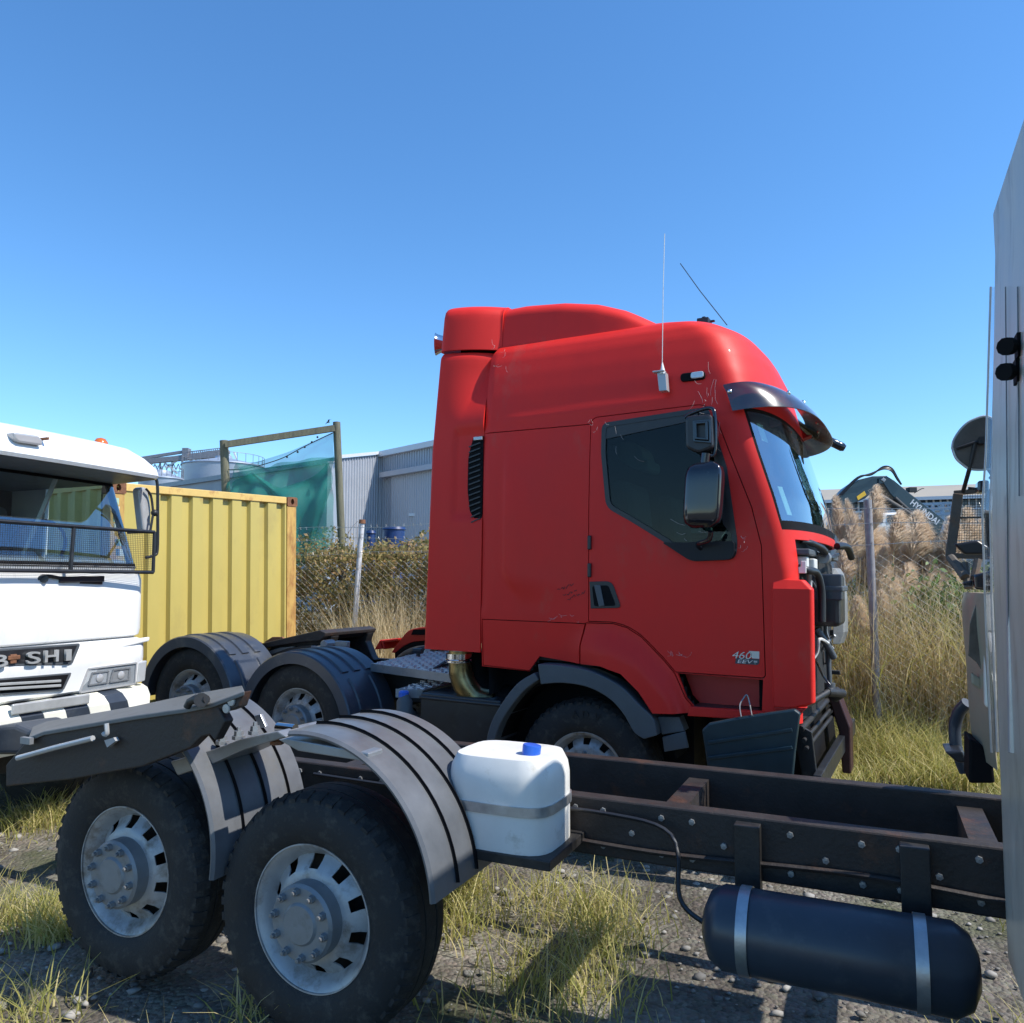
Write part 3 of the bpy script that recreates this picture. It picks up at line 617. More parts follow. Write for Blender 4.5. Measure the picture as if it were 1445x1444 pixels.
b = MB(); b.box((1.10, .95, 2.74), (1.14, 1.13, 2.92)); b.build('interior_mirror', M['lining'], red, bevel=.01)
# ------------------------------------------------------------------ wheels
def wheel(parent, c, Rt, wd, style, lug=True):
    """c = (u, w of the outer wall, z); the axle runs along +w"""
    u, w, z = c; A = (0, 1, 0); REF = (1, 0, 0); o = (u, w, z)
    rl = .298
    b = MB(); n = 80
    if style == 'drive': prof = [(.0, rl), (.012, rl), (.022, rl - .018), (.05, rl - .035), (.075, rl - .055), (.06, .215), (.03, .19), (.02, .16), (.02, .09), (.012, .085), (.012, .0005)]
    else: prof = [(.0, rl), (.012, rl), (.020, rl - .018), (.055, rl - .035), (.09, rl - .052), (.075, .225), (.055, .20), (.05, .165), (.05, .11), (.02, .10), (.01, .06), (.01, .0005)]
    E_ = Vector(REF); Gv = Vector(A).cross(E_); vs_ = []; fs = []
    for k in range(n):
        a = 2 * math.pi * k / n
        for h, r in prof: vs_.append(Vector(o) + Vector(A) * h + (E_ * math.cos(a) + Gv * math.sin(a)) * r)
    m = len(prof)
    for k in range(n):
        j = (k + 1) % n
        for i in range(m - 1):
            if i in (4, 5) and k % 8 in (2, 3, 4): continue
            fs.append((k * m + i, k * m + i + 1, j * m + i + 1, j * m + i))
    b.add(vs_, fs); wh = b.build('wheel', M['rim_paint'], parent, 40, solid=.006)
    b = MB(); b.lathe([(.16, .001), (.16, .27)], o, A, 40, ref=REF); b.build('brake_drum', M['dark_metal'], wh)
    b = MB(); s = Rt - rl
    b.lathe([(.02, rl - .012), (-.006, rl + .01), (-.020, rl + .25 * s), (-.026, rl + .50 * s), (-.014, rl + .78 * s), (.004, Rt - .022), (.03, Rt - .004), (.06, Rt), (wd * .33, Rt), (wd * .335, Rt - .014), (wd * .36, Rt - .014), (wd * .365, Rt), (wd * .63, Rt), (wd * .635, Rt - .014), (wd * .66, Rt - .014), (wd * .665, Rt), (wd - .06, Rt), (wd - .01, Rt - .02), (wd + .02, rl + .5 * s), (wd - .02, rl)], o, A, 72, ref=REF)
    if lug:
        for k in range(46):
            a = 2 * math.pi * k / 46; e = E_ * math.cos(a) + Gv * math.sin(a); t = Gv * math.cos(a) - E_ * math.sin(a); p = Vector(o) + e * (Rt - .013)
            b.loft([[p + t * (-.022) + Vector(A) * h + e * (-.012 + q), p + t * .012 + Vector(A) * h + e * (-.012 + q), p + t * .012 + Vector(A) * h + e * (.014 + q), p + t * (-.022) + Vector(A) * h + e * (.014 + q)] for h, q in ((-.006, -.02), (.05, .005))])
    ty = b.build('tyre', M['tyre'], wh, 35)
    b = MB(); hub_r = .155 if style == 'drive' else .10; h0 = -.06 if style == 'drive' else .0
    b.lathe([(.03, hub_r), (h0 + .012, hub_r), (h0, hub_r - .012), (h0, .085), (h0 - .01, .075), (h0 - .01, .0005)], o, A, 48, ref=REF); hb = b.build('hub', M['hub_grey'], wh, 40)
    rb = .128 if style == 'drive' else .1425; hb_ = h0 if style == 'drive' else .05
    for k in range(10):
        a = 2 * math.pi * (k + .3) / 10; p = Vector(o) + Vector(A) * hb_ + (E_ * math.cos(a) + Gv * math.sin(a)) * rb
        if k == 0:
            bb = MB(); bb.lathe([(.0, .017), (-.022, .016), (-.024, .0005)], (0, 0, 0), A, 6); bb.lathe([(-.02, .010), (-.036, .009), (-.037, .0005)], (0, 0, 0), A, 8); nut0 = bb.build('wheel_nut', M['hub_grey'], wh); nut0.location = p
        else:
            q = nut0.copy(); COL.objects.link(q); q.parent = wh; q.location = p
    return wh, ty
fw, fty = wheel(red, (0, .04, .535), .525, .30, 'front')
for ch, dg in (('A', 99), ('D', 88), ('V', 76)):                      # raised sidewall lettering
    a = R(dg); r = .405; e = Vector((math.cos(a), 0, math.sin(a))); t = Vector((math.sin(a), 0, -math.cos(a)))
    place_text('sidewall_letter', ch, M['tyre'], fw, Vector((0, .014, .535)) + e * r - t * .02, t, e, .05, .006)
wheel(red, (-2.718, .05, .634), .525, .30, 'drive', False)
wheel(red, (-2.718, .42, .634), .525, .28, 'front', False)
wheel(red, (-4.088, .05, .706), .525, .30, 'drive', False)
wheel(red, (-4.088, .42, .706), .525, .28, 'front', False)
for u, z in ((0, .535), (-2.718, .634), (-4.088, .706)):
    wheel(red, (u, 1.95, z), .525, .30, 'front', False)
# ------------------------------------------------------------------ mudguards
def mudguard(parent, c, Ro, w0, w1, a0, a1, m, lip=.10, ribs=(), foot=True, name='mudguard', groove_shade_m=None):
    u, z = c; b = MB(); n = 30; A = []
    for k in range(n + 1):
        a = R(a0 + (a1 - a0) * k / n); A.append((math.cos(a), math.sin(a)))
    rows = []
    for cs, sn in A:
        rows.append([(u + (Ro - lip) * cs, w0 + .004, z + (Ro - lip) * sn), (u + (Ro - .012) * cs, w0, z + (Ro - .012) * sn), (u + Ro * cs, w0 + .012, z + Ro * sn), (u + Ro * cs, w1 - .012, z + Ro * sn), (u + (Ro - .012) * cs, w1, z + (Ro - .012) * sn), (u + (Ro - .04) * cs, w1, z + (Ro - .04) * sn)])
    b.loft(rows, False, False); g = b.build(name, m, parent, 40, solid=.008)
    for wr, wid, r0, r1 in ribs:
        b = MB(); rr = []
        for k in range(17):
            a = R(r0 + (r1 - r0) * k / 16); cs, sn = math.cos(a), math.sin(a); h = .014
            rr.append([(u + (Ro - .002) * cs, wr, z + (Ro - .002) * sn), (u + (Ro + h) * cs, wr + .008, z + (Ro + h) * sn), (u + (Ro + h) * cs, wr + wid - .008, z + (Ro + h) * sn), (u + (Ro - .002) * cs, wr + wid, z + (Ro - .002) * sn)])
        b.loft(rr); b.build('rib_or_groove', groove_shade_m or m, g, 30)
    return g
RB = [(.10, .09, 48, 122), (.26, .09, 48, 122), (.42, .08, 48, 122), (.12, .05, 12, 42), (.40, .05, 12, 42)]
mudguard(red, (-2.718, .60), .655, -.02, .62, 2, 168, M['mudguard_plastic'], .105, RB)
mudguard(red, (-4.088, .672), .655, -.02, .62, 2, 178, M['mudguard_plastic'], .105, RB)
mudguard(red, (-2.05, .70), .655, 1.72, 2.34, 2, 168, M['pale_mudguard'], .05, [(1.8, .10, 20, 150), (2.0, .10, 20, 150), (2.18, .08, 20, 150)])
for wq in (.16, .46):
    b = MB()
    for k in range(5): b.box((-2.718 + .655 - .02, wq + .004 * k, .70 - .022 * k), (-2.718 + .655 + .025, wq + .05, .712 - .022 * k))
    b.build('mudguard_clip', M['black_plastic'], red)
# ------------------------------------------------------------------ frame
for w0 in (.74, 1.48):
    b = MB(); b.box((-5.0, w0, .78), (1.2, w0 + .08, 1.05)); b.build('chassis_rail', M['dark_metal'], red, bevel=.008)
b = MB()
for u in (-4.9, -3.4, -2.0, -1.0, .6): b.box((u, .82, .82), (u + .1, 1.48, 1.0))
for u, z in ((-2.718, .634), (-4.088, .706), (0, .5)): b.tube([(u, .3, z), (u, 2.1, z)], .09, 10)
b.build('axle_beam', M['dark_metal'], red)
b = MB(); b.ball((-2.718, 1.15, .634), .25, 12, 8); b.ball((-4.088, 1.15, .706), .25, 12, 8); b.build('differential', M['dark_metal'], red, 60)
# fifth wheel: plate with a turned-down edge on two pedestals
FW = lambda x, y, w=.70: T.w(x, y, w)
P = [FW(*q, 1.50) for q in ((404, 911), (440, 902), (480, 893), (523, 883.5), (531, 887), (530, 891), (524, 897), (500, 899), (470, 903), (440, 909), (408, 915))]
b = MB(); b.prism(P, (0, -.80, 0)); fwh = b.build('fifth_wheel', M['rusty_black'], red, bevel=.008)
b = MB(); P = [FW(*q, 1.36) for q in ((440, 905), (520, 893), (516, 905), (524, 925), (528, 932), (440, 935), (410, 930))]; b.prism(P, (0, .10, 0)); P2 = [p + Vector((0, -.56, 0)) for p in P]; b.prism(P2, (0, .10, 0)); b.build('pedestal', M['dark_metal'], fwh, bevel=.01)
b = MB(); p = FW(463, 909, .73); b.tube([(p.x, .66, p.z), (p.x, .80, p.z)], .042, 12); q = FW(447, 914, .72); b.box((q.x - .05, .69, q.z - .03), (q.x + .07, .74, q.z + .02)); q = FW(480, 909, .72); b.box((q.x - .05, .70, q.z - .035), (q.x + .10, .75, q.z + .03)); b.build('pivot_bracket', M['grey_metal'], fwh, bevel=.008)
b = MB(); P = [FW(*q, .80) for q in ((373, 906), (384, 899), (398, 899), (402, 904), (400, 909), (386, 905), (374, 909))]; b.prism(P, (0, .03, 0)); P = [FW(*q, .80) for q in ((340, 911), (352, 905), (365, 907), (368, 918), (345, 922))]; b.prism(P, (0, .05, 0)); b.build('release_handle', M['rust'], fwh, bevel=.004)
b = MB(); P = [FW(*q, .76) for q in ((372, 921), (395, 914), (415, 912), (410, 920), (398, 925), (375, 930))]; b.prism(P, (0, .04, 0)); b.build('torn_bracket', M['grey_metal'], fwh, bevel=.004)
b = MB(); P = [FW(*q, .72) for q in ((350, 935), (405, 915), (440, 910), (440, 936), (400, 942))]; b.prism(P, (0, .3, 0)); b.build('subframe', M['rusty_black'], red, bevel=.01)
# catwalk plates
def chequer(pts_px, zc, edge, name):
    P = [T.z(x, y, zc) for x, y in pts_px]; b = MB(); b.prism(P, (0, 0, -.012)); pl = b.build(name, M['galvanised'], red, bevel=.002)
    us = [p.x for p in P]; ws = [p.y for p in P]; poly = [(p.x, p.y) for p in P]; b = MB(); k = 0; u = min(us); j = 0
    while u < max(us):
        w = min(ws) + (.03 if j % 2 else 0); i = 0
        while w < max(ws):
            if in_poly(u, w, inset(poly, .015)):
                d = Vector((.022, .0, 0)) if (i + j) % 2 else Vector((.0, .022, 0)); b.bar(Vector((u, w, zc + .003)) - d, Vector((u, w, zc + .003)) + d, .012, .012)
            w += .06; i += 1
        u += .06; j += 1
    t = b.build('tread_pattern', M['trim_bright'], pl); t['kind'] = 'stuff'
    a = P[edge]; c = P[(edge + 1) % len(P)]; b = MB(); b.bar(a - Vector((0, .005, .03)), c - Vector((0, .005, .03)), .006, .07); b.build('edge_angle', M['grey_metal'], pl)
    return pl
p1 = T.w(530, 936, .55).z
chequer([(524, 937), (645, 953), (660, 925), (640, 918), (598, 920)], p1, 0, 'catwalk_plate')
p2 = T.w(590, 975, .12).z
chequer([(559, 973), (597, 974), (660, 957), (655, 944), (640, 947)], p2, 0, 'battery_cover_plate')
b = MB(); p = T.z(590, 927, p1); b.tube([p, p + Vector((0, 0, .05))], .02, 8); b.tube([p + Vector((-.05, 0, .055)), p + Vector((.05, 0, .06))], .028, 8); b.build('air_coupling', M['black_plastic'], red, 40)
b = MB()
for k in range(6):
    a = T.z(612 + 4 * k, 944 - k, p1 + .01); c = T.z(650, 930 + 3 * k, p1 + .03); m_ = (a + c) / 2 + Vector((0, 0, .03 + .01 * (k % 3))); b.tube(smooth_curve([a, m_, c], 5), .009, 6)
b.build('cable_bundle', M['rusty_black'], red, 60)
# battery box, washer bottle with blue cap
p = tw(592, 978, .02); q = tw(706, 978, .02); b = MB(); b.box((p.x, .03, .42), (q.x, .58, p.z)); b.box((p.x - .012, .02, p.z - .05), (q.x + .01, .59, p.z - .02)); b.build('battery_box', M['black_plastic'], red, bevel=.02, seg=3)
p = tw(571, 990, .03); b = MB(); b.lathe([(-.35, .062), (.0, .066), (.035, .045), (.06, .034)], p, (0, 0, 1), 16); bt = b.build('washer_bottle', M['grey_plastic'], red, 50)
p = tw(570, 979, .03); b = MB(); b.lathe([(-.025, .043), (.012, .043), (.024, .032), (.026, .001)], p, (0, 0, 1), 12); b.build('bottle_cap', M['blue_cap'], bt, 30)
# exhaust bend under the fairing
P = [T.w(650, 918, .12), T.w(650, 940, .12), T.w(651, 953, .12), T.w(658, 970, .13), T.w(672, 985, .16), T.w(695, 992, .2)]
b = MB(); b.tube(smooth_curve(P, 6), .095, 20); b.build('exhaust_bend', M['brass'], red, 50)
b = MB(); a = T.w(648, 922, .12); c = T.w(648, 934, .12); b.lathe([(0, .108), (a.z - c.z, .108), (a.z - c.z, .098)], c, (0, 0, 1), 24); b.lathe([(-.005, .100), (.02, .112), (.035, .100)], c, (0, 0, 1), 24); b.build('exhaust_clamp', M['chrome'], red, 30)
b = MB(); P = [T.w(672, 918, .3), T.w(675, 955, .3), T.w(690, 980, .3), T.w(725, 985, .3)]; b.tube(smooth_curve(P, 6), .10, 16); b.build('intake_hose', M['seal'], red, 50)
b = MB(); b.box((-.82, .30, .55), (.72, .70, 1.26)); b.build('engine_shroud', M['seal'], red)
# ------------------------------------------------------------------ bared front end
FU = T.u
def fbox(name, m, u0, u1, w0, w1, z0, z1, bev=.008): b = MB(); b.box((u0, w0, z0), (u1, w1, z1)); return b.build(name, M[m], red, bevel=bev)
fbox('firewall', 'seal', 1.20, 1.36, .10, 2.2, 1.1, 2.22)
fbox('scuttle_panel', 'grey_plastic', 1.36, 1.52, .12, 2.1, 2.10, 2.14)
fbox('bracket', 'white_plastic', 1.40, 1.50, .16, .26, 1.99, 2.09); fbox('bracket', 'white_plastic', 1.42, 1.53, .30, .46, 1.98, 2.08); fbox('bracket', 'white_plastic', 1.40, 1.50, .55, .66, 1.96, 2.06)
fbox('heater_housing', 'black_plastic', 1.40, 1.66, .55, .95, 1.62, 1.98, .03); fbox('housing_lid', 'grey_plastic', 1.42, 1.68, .54, .96, 1.86, 1.90, .01); fbox('housing_band', 'navy_paint', 1.45, 1.672, .545, .70, 1.80, 1.98, .01)
b = MB(); b.tube(smooth_curve([(1.42, .14, 2.02), (1.50, .18, 2.0), (1.54, .32, 1.98), (1.56, .38, 1.86), (1.56, .38, 1.66)], 6), .026, 10); b.build('air_duct', M['black_plastic'], red, 50)
b = MB(); rows = [[(1.56, 1.10, z), (1.63 + d, 1.14, z), (1.65 + d, 1.30, z), (1.60, 1.36, z)] for z, d in ((1.46, -.03), (1.55, .0), (1.8, .0), (1.98, -.02), (2.03, -.05))]; b.loft(rows); b.build('coolant_tank', M['grey_tank'], red, bevel=.02)
b = MB(); b.tube([(1.50, .6, 1.60), (1.56, .62, 1.50), (1.60, .7, 1.40)], .025, 8); b.tube([(1.56, .72, 1.48), (1.57, .72, 1.18)], .016, 8); b.tube([(1.57, .72, 1.22), (1.57, .72, 1.14)], .036, 10); b.build('cab_strut', M['grey_plastic'], red, 50)
b = MB(); b.tube([(1.42, .06, 1.10), (1.60, .50, 1.20)], .022, 8); b.tube([(1.58, .46, 1.19), (1.66, .6, 1.17), (1.60, .7, 1.12)], .03, 8); b.build('tie_rod', M['dark_metal'], red, 50)
rnd = random.Random(3); b = MB()
for k in range(26):
    w = rnd.uniform(.12, 1.2); z = rnd.uniform(1.25, 2.0); p = Vector((1.37 + rnd.uniform(0, .04), w, z)); pts = [p]
    for j in range(5): p = p + Vector((rnd.uniform(-.015, .03), rnd.uniform(-.10, .10), rnd.uniform(-.14, .08))); p.x = min(max(p.x, 1.36), 1.52); pts.append(p)
    b.tube(smooth_curve(pts, 3), rnd.choice([.006, .009, .012, .016]), 6)
b.build('wiring_loom', M['gloss_black'], red, 60)
for k in range(9):
    w = rnd.uniform(.15, .9); z = rnd.uniform(1.3, 1.95); s = rnd.uniform(.03, .08); fbox('fitting', rnd.choice(['dark_metal', 'black_plastic', 'grey_metal', 'silver_paint']), 1.36, 1.40 + rnd.uniform(.01, .07), w, w + s, z, z + s * 1.3, .005)
for k in range(16):
    w = rnd.uniform(.3, 2.0); z = rnd.uniform(1.15, 2.0); s = rnd.uniform(.03, .10); fbox('fitting', rnd.choice(['dark_metal', 'black_plastic', 'dark_metal', 'rusty_black', 'grey_metal']), 1.36, 1.44 + rnd.uniform(.01, .12), w, w + s, z, z + s * rnd.uniform(.6, 2), .005)
for k in range(14):
    w = rnd.uniform(.2, 1.6); z = rnd.uniform(1.1, 2.05); p = Vector((1.42 + rnd.uniform(0, .08), w, z)); pts = [p]
    for j in range(4): p = p + Vector((rnd.uniform(-.03, .05), rnd.uniform(-.12, .14), rnd.uniform(-.16, .10))); p.x = min(max(p.x, 1.38), 1.62); pts.append(p)
    b = MB(); b.tube(smooth_curve(pts, 4), rnd.choice([.007, .010, .014]), 6); b.build('hose', M[rnd.choice(['gloss_black', 'grey_metal', 'rusty_black', 'white_plastic'])], red, 60)
b = MB(); b.prism([(1.40, .10, 1.98), (1.50, .10, 1.98), (1.50, .10, 2.06), (1.47, .10, 2.06), (1.47, .10, 2.02), (1.43, .10, 2.02), (1.43, .10, 2.06), (1.40, .10, 2.06)], (0, .02, 0)); b.build('bracket', M['white_plastic'], red, bevel=.004)
# wiper arms
b = MB(); b.tube(smooth_curve([T.w(1131, 764, .25), T.w(1146, 767, .35), T.w(1158, 773, .5), T.w(1165, 781, .6)], 5), [.012] * 4 + [.022] * 6 + [.026] * 5 + [.02], 8); b.tube(smooth_curve([(1.58, 1.3, 2.2), (1.64, 1.45, 2.2), (1.66, 1.6, 2.12)], 5), .028, 8); b.tube([(1.52, .5, 2.12), (1.58, .9, 2.10), (1.58, 1.4, 2.14)], .014, 6); b.build('wiper_arm', M['black_plastic'], red, 50)
b = MB(); b.tube([(1.54, .7, 2.10), (1.54, .85, 2.10)], .045, 10); b.build('wiper_motor', M['grey_metal'], red, 40)
# radiator pack, tilted cross beam, bumper iron
b = MB(); b.prism([(1.36, .2, 1.02), (1.46, .2, 1.0), (1.50, .2, .56), (1.38, .2, .56)], (0, 1.7, 0)); b.build('radiator', M['seal'], red)
for z0, r in ((1.02, .022), (.95, .014), (.90, .014), (.70, .03)):
    b = MB(); b.tube([(1.46 + (1.02 - z0) * .25, .05, z0 - .02), (1.52 + (1.02 - z0) * .25, 1.8, z0 + .02)], r, 8); b.build('cross_tube', M['dark_metal'], red, 50)
b = MB(); b.bar((1.56, .0, .68), (1.62, 1.9, .74), .05, .12); b.build('bumper_iron', M['black_plastic'], red, bevel=.006)
b = MB(); b.prism([(1.40, .10, 1.04), (1.52, .10, .98), (1.56, .10, .60), (1.48, .10, .58), (1.44, .10, .80)], (0, .03, 0)); b.build('end_bracket', M['black_plastic'], red, bevel=.006)
b = MB(); P = [(1.50, 1.2, 1.10), (1.58, 1.2, 1.07), (1.66, 1.2, .84), (1.66, 1.2, .5), (1.60, 1.2, .5), (1.58, 1.2, .80)]; b.prism(P, (0, .25, 0)); b.build('headlamp_bracket', M['maroon'], red, bevel=.01)
# ================================================================== WHITE TRUCK ON THE LEFT
Wt = Frame((-3.06, 6.55, 0.02), 23)
wt = empty('white_truck', Wt.m, 'white truck with wire guard over its windscreen and a striped bumper', 'truck')
WU = Wt.u
WW = 2.35
def wring(z, uf, wr=0.0, r=.14, back=-1.75, bow=.05, n=8):
    out = [(back, wr, z)]
    for k in range(n + 1):
        a = math.pi / 2 * k / n; out.append((uf - r + r * math.sin(a), wr - r + r * math.cos(a), z))
    m = 14; wl = -WW - wr
    for k in range(1, m): t = k / m; out.append((uf + bow * (1 - (2 * t - 1) ** 2), wr - r + (wl + 2 * r - wr) * t, z))
    for k in range(n + 1):
        a = math.pi / 2 * k / n; out.append((uf - r + r * math.cos(a), wl + r - r * math.sin(a), z))
    out.append((back, wl, z)); return out
def wpart(name, m, lv, **kw):
    b = MB(); b.loft([wring(*q) if isinstance(q, tuple) else q for q in lv], True, True); return b.build(name, M[m] if isinstance(m, str) else m, wt, 40, **kw)
wpart('front_panel', 'white_paint', [(1.435, -.03, -.03, .14), (1.45, -.005, -.01, .14), (1.50, .0, .0, .14), (1.90, -.005, .0, .14), (1.955, -.02, -.01, .14), (1.972, -.06, -.03, .12)])
wpart('lower_panel', 'white_paint', [(1.045, -.01, -.02, .12), (1.065, .02, -.01, .12), (1.235, .03, .0, .12), (1.26, .035, .0, .12), (1.38, .03, .0, .12), (1.415, .0, -.015, .12), (1.43, -.05, -.03, .12)])
wpart('roof', 'white_paint', [(2.745, .115, -.02, .08), (2.77, .13, -.015, .08), (2.825, .115, -.025, .08), (2.905, .065, -.10, .09), (2.975, .0, -.19, .12), (3.01, -.12, -.24, .2), (3.035, -.5, -.36, .3)])
wpart('roof_underside', 'grey_plastic', [(2.72, -.36, -.06, .10), (2.742, .10, -.025, .08)])
wpart('scuttle', 'white_paint', [(1.973, -.07, -.03, .12), (2.01, -.05, -.03, .12)])
# windscreen, pillars, side windows
def wpt(t, z, off=0.0):                                                # point on the windscreen, t = 0 right .. 1 left
    uf = lerp(z, [1.99, 2.78], [-.05, -.39]) - off
    r = wring(z, uf, -.03, .12)[1:-1]; k = t * (len(r) - 1); i = min(int(k), len(r) - 2); return Vector(r[i]).lerp(Vector(r[i + 1]), k - i)
b = MB(); b.loft([[wpt(.08 + .84 * k / 24, z) for k in range(25)] for z in np.linspace(2.02, 2.76, 9)], False, False); b.build('windscreen', M['white_truck_glass'], wt, 60)
b = MB(); b.loft([[wpt(.12 + .76 * k / 24, z, -.004) for k in range(25)] for z in (2.0, 2.035)], False, False); b.loft([[wpt(.12 + .76 * k / 24, z, -.004) for k in range(25)] for z in (2.70, 2.77)], False, False); b.build('windscreen_seal', M['seal'], wt, 60, solid=.012)
for t0, t1 in ((.03, .09), (.91, .97)):
    b = MB(); b.loft([[wpt(t0 + (t1 - t0) * k / 5, z) for k in range(6)] for z in np.linspace(2.0, 2.77, 6)], False, False); b.build('windscreen_pillar', M['black_plastic'], wt, 60, solid=.05)
for w in (-.04, -WW + .04):
    b = MB(); b.box((-1.75, w - .02, 2.0), (-1.25, w + .02, 2.755)); b.box((-1.25, w - .02, 2.74), (-.40, w + .02, 2.755)); b.build('side_wall', M['white_paint'], wt)
    b = MB(); b.add([(-1.25, w, 2.0), (-.16, w, 2.0), (-.44, w, 2.74), (-1.25, w, 2.74)], [(0, 1, 2, 3)]); b.build('side_window', M['clear_side_glass'], wt)
b = MB(); b.box((-1.75, -WW + .06, 1.45), (-1.70, -.06, 2.755)); b.build('rear_wall', M['lining'], wt)
b = MB(); b.prism([(-.62, -WW + .1, 1.98), (-.12, -WW + .1, 1.98), (-.16, -WW + .1, 2.06), (-.50, -WW + .1, 2.10)], (0, WW - .2, 0)); b.build('dashboard', M['grey_lens'], wt, bevel=.02)
for w0 in (-.75, -2.1):
    b = MB(); b.box((-1.4, w0, 1.6), (-.9, w0 + .5, 1.95)); b.prism([(-1.5, w0, 1.95), (-1.35, w0, 1.95), (-1.45, w0, 2.55), (-1.55, w0, 2.55)], (0, .5, 0)); b.build('seat', M['seat_fabric'], wt, bevel=.05)
b = MB(); b.tube([(-.62 + .05 * math.sin(a), -.55 + .23 * math.cos(a), 2.18 + .20 * math.sin(a)) for a in [2 * math.pi * k / 20 for k in range(20)]], .014, 6, True); b.build('steering_wheel', M['black_plastic'], wt, 60)
p = WU(104, 690, -.17); q = WU(103, 806, -.02); b = MB(); b.bar((-.6, p.y - .1, 2.05), (-.35, p.y, 2.76), .02, .03); b.build('interior_rail', M['grey_lens'], wt)
for k, (x, y) in enumerate(((187, 706), (188, 718), (190, 731), (191, 743), (193, 765), (194, 779))):
    p = WU(x, y, -.26); b = MB(); b.box((p.x - .22, p.y - .035, p.z - .03), (p.x - .21, p.y + .04, p.z + .03)); b.build('permit_sticker', M['white_plastic'] if k % 2 else M['sticker_green'], wt)
# wire guard in front of the lower half of the screen
UG = .10; ga = WU(218, 751, UG); gb = WU(218, 808, UG); zt, zb = ga.z, gb.z; wr = ga.y; wl = -WW - .05
b = MB()
for a, c in (((UG, wl, zt), (UG, wr, zt)), ((UG, wl, zb), (UG, wr, zb)), ((UG, wr, zb), (UG, wr, zt))): b.tube([a, c], .014, 8)
for x in (103,): p = WU(x, 780, UG); b.tube([(UG - .004, p.y - .01, zb), (UG - .004, p.y, zt)], .015, 8)
b.tube([(UG, wr - .01, zt), (-.15, wr - .05, zt)], .012, 6); b.tube([(UG, wr - .01, zb), (-.15, wr - .05, zb)], .012, 6)
gf = b.build('screen_guard', M['black_plastic'], wt, 40)
b = MB(); n = 22
for k in range(1, n): z = zb + (zt - zb) * k / n; b.bar((UG, wl, z), (UG, wr, z), .0022, .0022)
m = 140
for k in range(1, m): w = wl + (wr - wl) * k / m; b.bar((UG, w, zb), (UG, w, zt), .0018, .0018, (1, 0, 0))
g = b.build('guard_mesh', M['dark_metal'], gf); g['kind'] = 'stuff'
# wiper
b = MB(); P = [WU(52, 819, .03), WU(62, 813, .05), WU(80, 815, .05), WU(95, 820, .04)]; b.tube(smooth_curve(P, 5), .014, 6); b.bar(WU(84, 818, .05), WU(146, 817, .05), .02, .045); b.bar(WU(112, 821, .03), WU(144, 822, .03), .012, .03); b.tube([WU(62, 817, .0), WU(62, 817, .06)], .03, 10); b.build('wiper', M['black_plastic'], wt, 50)
# grille plates, lettering, lamps
def wpanel(name, m, pts, u, d=.01, bev=.0, parent=None, rr=0):
    P = [WU(x, y, u) for x, y in pts]; P2 = [(p.y, p.z) for p in P]
    if rr: P2 = round_poly(P2, rr, 4)
    b = MB(); b.prism([(u, y, z) for y, z in P2], (-d, 0, 0)); return b.build(name, M[m], parent or wt, bevel=bev)
zl_ = WU(0, 938, .06)
gr = wpanel('name_grille', 'grey_plastic', [(-140, 944), (-140, 926), (113, 908), (113, 912), (103, 936), (98, 938)], .088, .03, .004)
wpanel('grille_recess', 'black_plastic', [(-138, 941), (-138, 929), (109, 911), (99, 934)], .091, .004, 0, gr)
for ch, x0, x1, yb, yt in (('B', -13, 8, 942, 924), ('S', 35.5, 54, 937.5, 919.5), ('H', 60, 79.5, 935, 917.5), ('I', 90, 97.5, 932.5, 916)):
    a = WU(x0, yb, .095); c = WU(x1, yb - (x1 - x0) * .09, .095); d_ = WU(x0, yt, .095); place_text('letter', ch, M['letter_silver'], gr, a, c - a, (0, 0, 1), (d_ - a).z * .95, .025, (c - a).length, bold=.012)
b = MB(); a = WU(14, 940, .10); c = WU(24, 923, .10); b.box((.09, a.y, a.z + .015), (.105, c.y, c.z)); b.box((.10, a.y - .02, a.z + .04), (.11, c.y + .02, a.z + .07)); b.build('broken_letter', M['rust'], gr, bevel=.008)
g2 = wpanel('air_grille', 'grey_plastic', [(-140, 992), (-140, 969), (101, 949.5), (100, 954), (91, 973), (86, 975)], .084, .03, .004)
wpanel('grille_opening', 'seal', [(-138, 989), (-138, 972), (97, 952), (88, 972)], .087, .004, 0, g2)
for y in (961, 967.5): 
    b = MB(); a = WU(-138, y + 18 - 5, .10); c = WU(86, y, .10); b.bar((.095, a.y, a.z), (.095, c.y, c.z), .02, .018); b.build('grille_bar', M['letter_silver'], g2, bevel=.003)
hl = wpanel('headlamp', 'lamp_lens', [(112, 977.5), (124, 944), (192, 935.5), (190, 965)], .058, .03, .004)
wpanel('reflector', 'trim_bright', [(124, 968), (130, 949), (156, 946), (154, 964)], .061, .002, 0, hl)
for sx in (0, 30):
    for q0, q1 in (((125 + sx, 967 - sx * .14), (130 + sx, 950 - sx * .14)), ((130 + sx, 950 - sx * .14), (153 + sx, 947 - sx * .14)), ((153 + sx, 947 - sx * .14), (151 + sx, 963 - sx * .14)), ((151 + sx, 963 - sx * .14), (125 + sx, 967 - sx * .14))):
        b = MB(); b.bar(WU(*q0, .064), WU(*q1, .064), .012, .009, (1, 0, 0)); b.build('reflector_edge', M['hub_grey'], hl)
    p = WU(141 + sx, 957 - sx * .14, .064); b = MB(); b.lathe([(0, .034), (-.006, .024), (-.008, .001)], p, (-1, 0, 0), 16); b.build('bulb', M['grey_lens'], hl, 50)
wpanel('reflector', 'grey_lens', [(158, 963), (160, 946), (185, 943), (184, 960)], .061, .002, 0, hl)
b = MB(); P = [WU(*q, .066) for q in ((112, 977.5), (124, 944), (192, 935.5), (190, 965))]; b.add([tuple(p) for p in P], [(0, 1, 2, 3)]); b.build('lamp_glass', M['clear_lens'], hl)
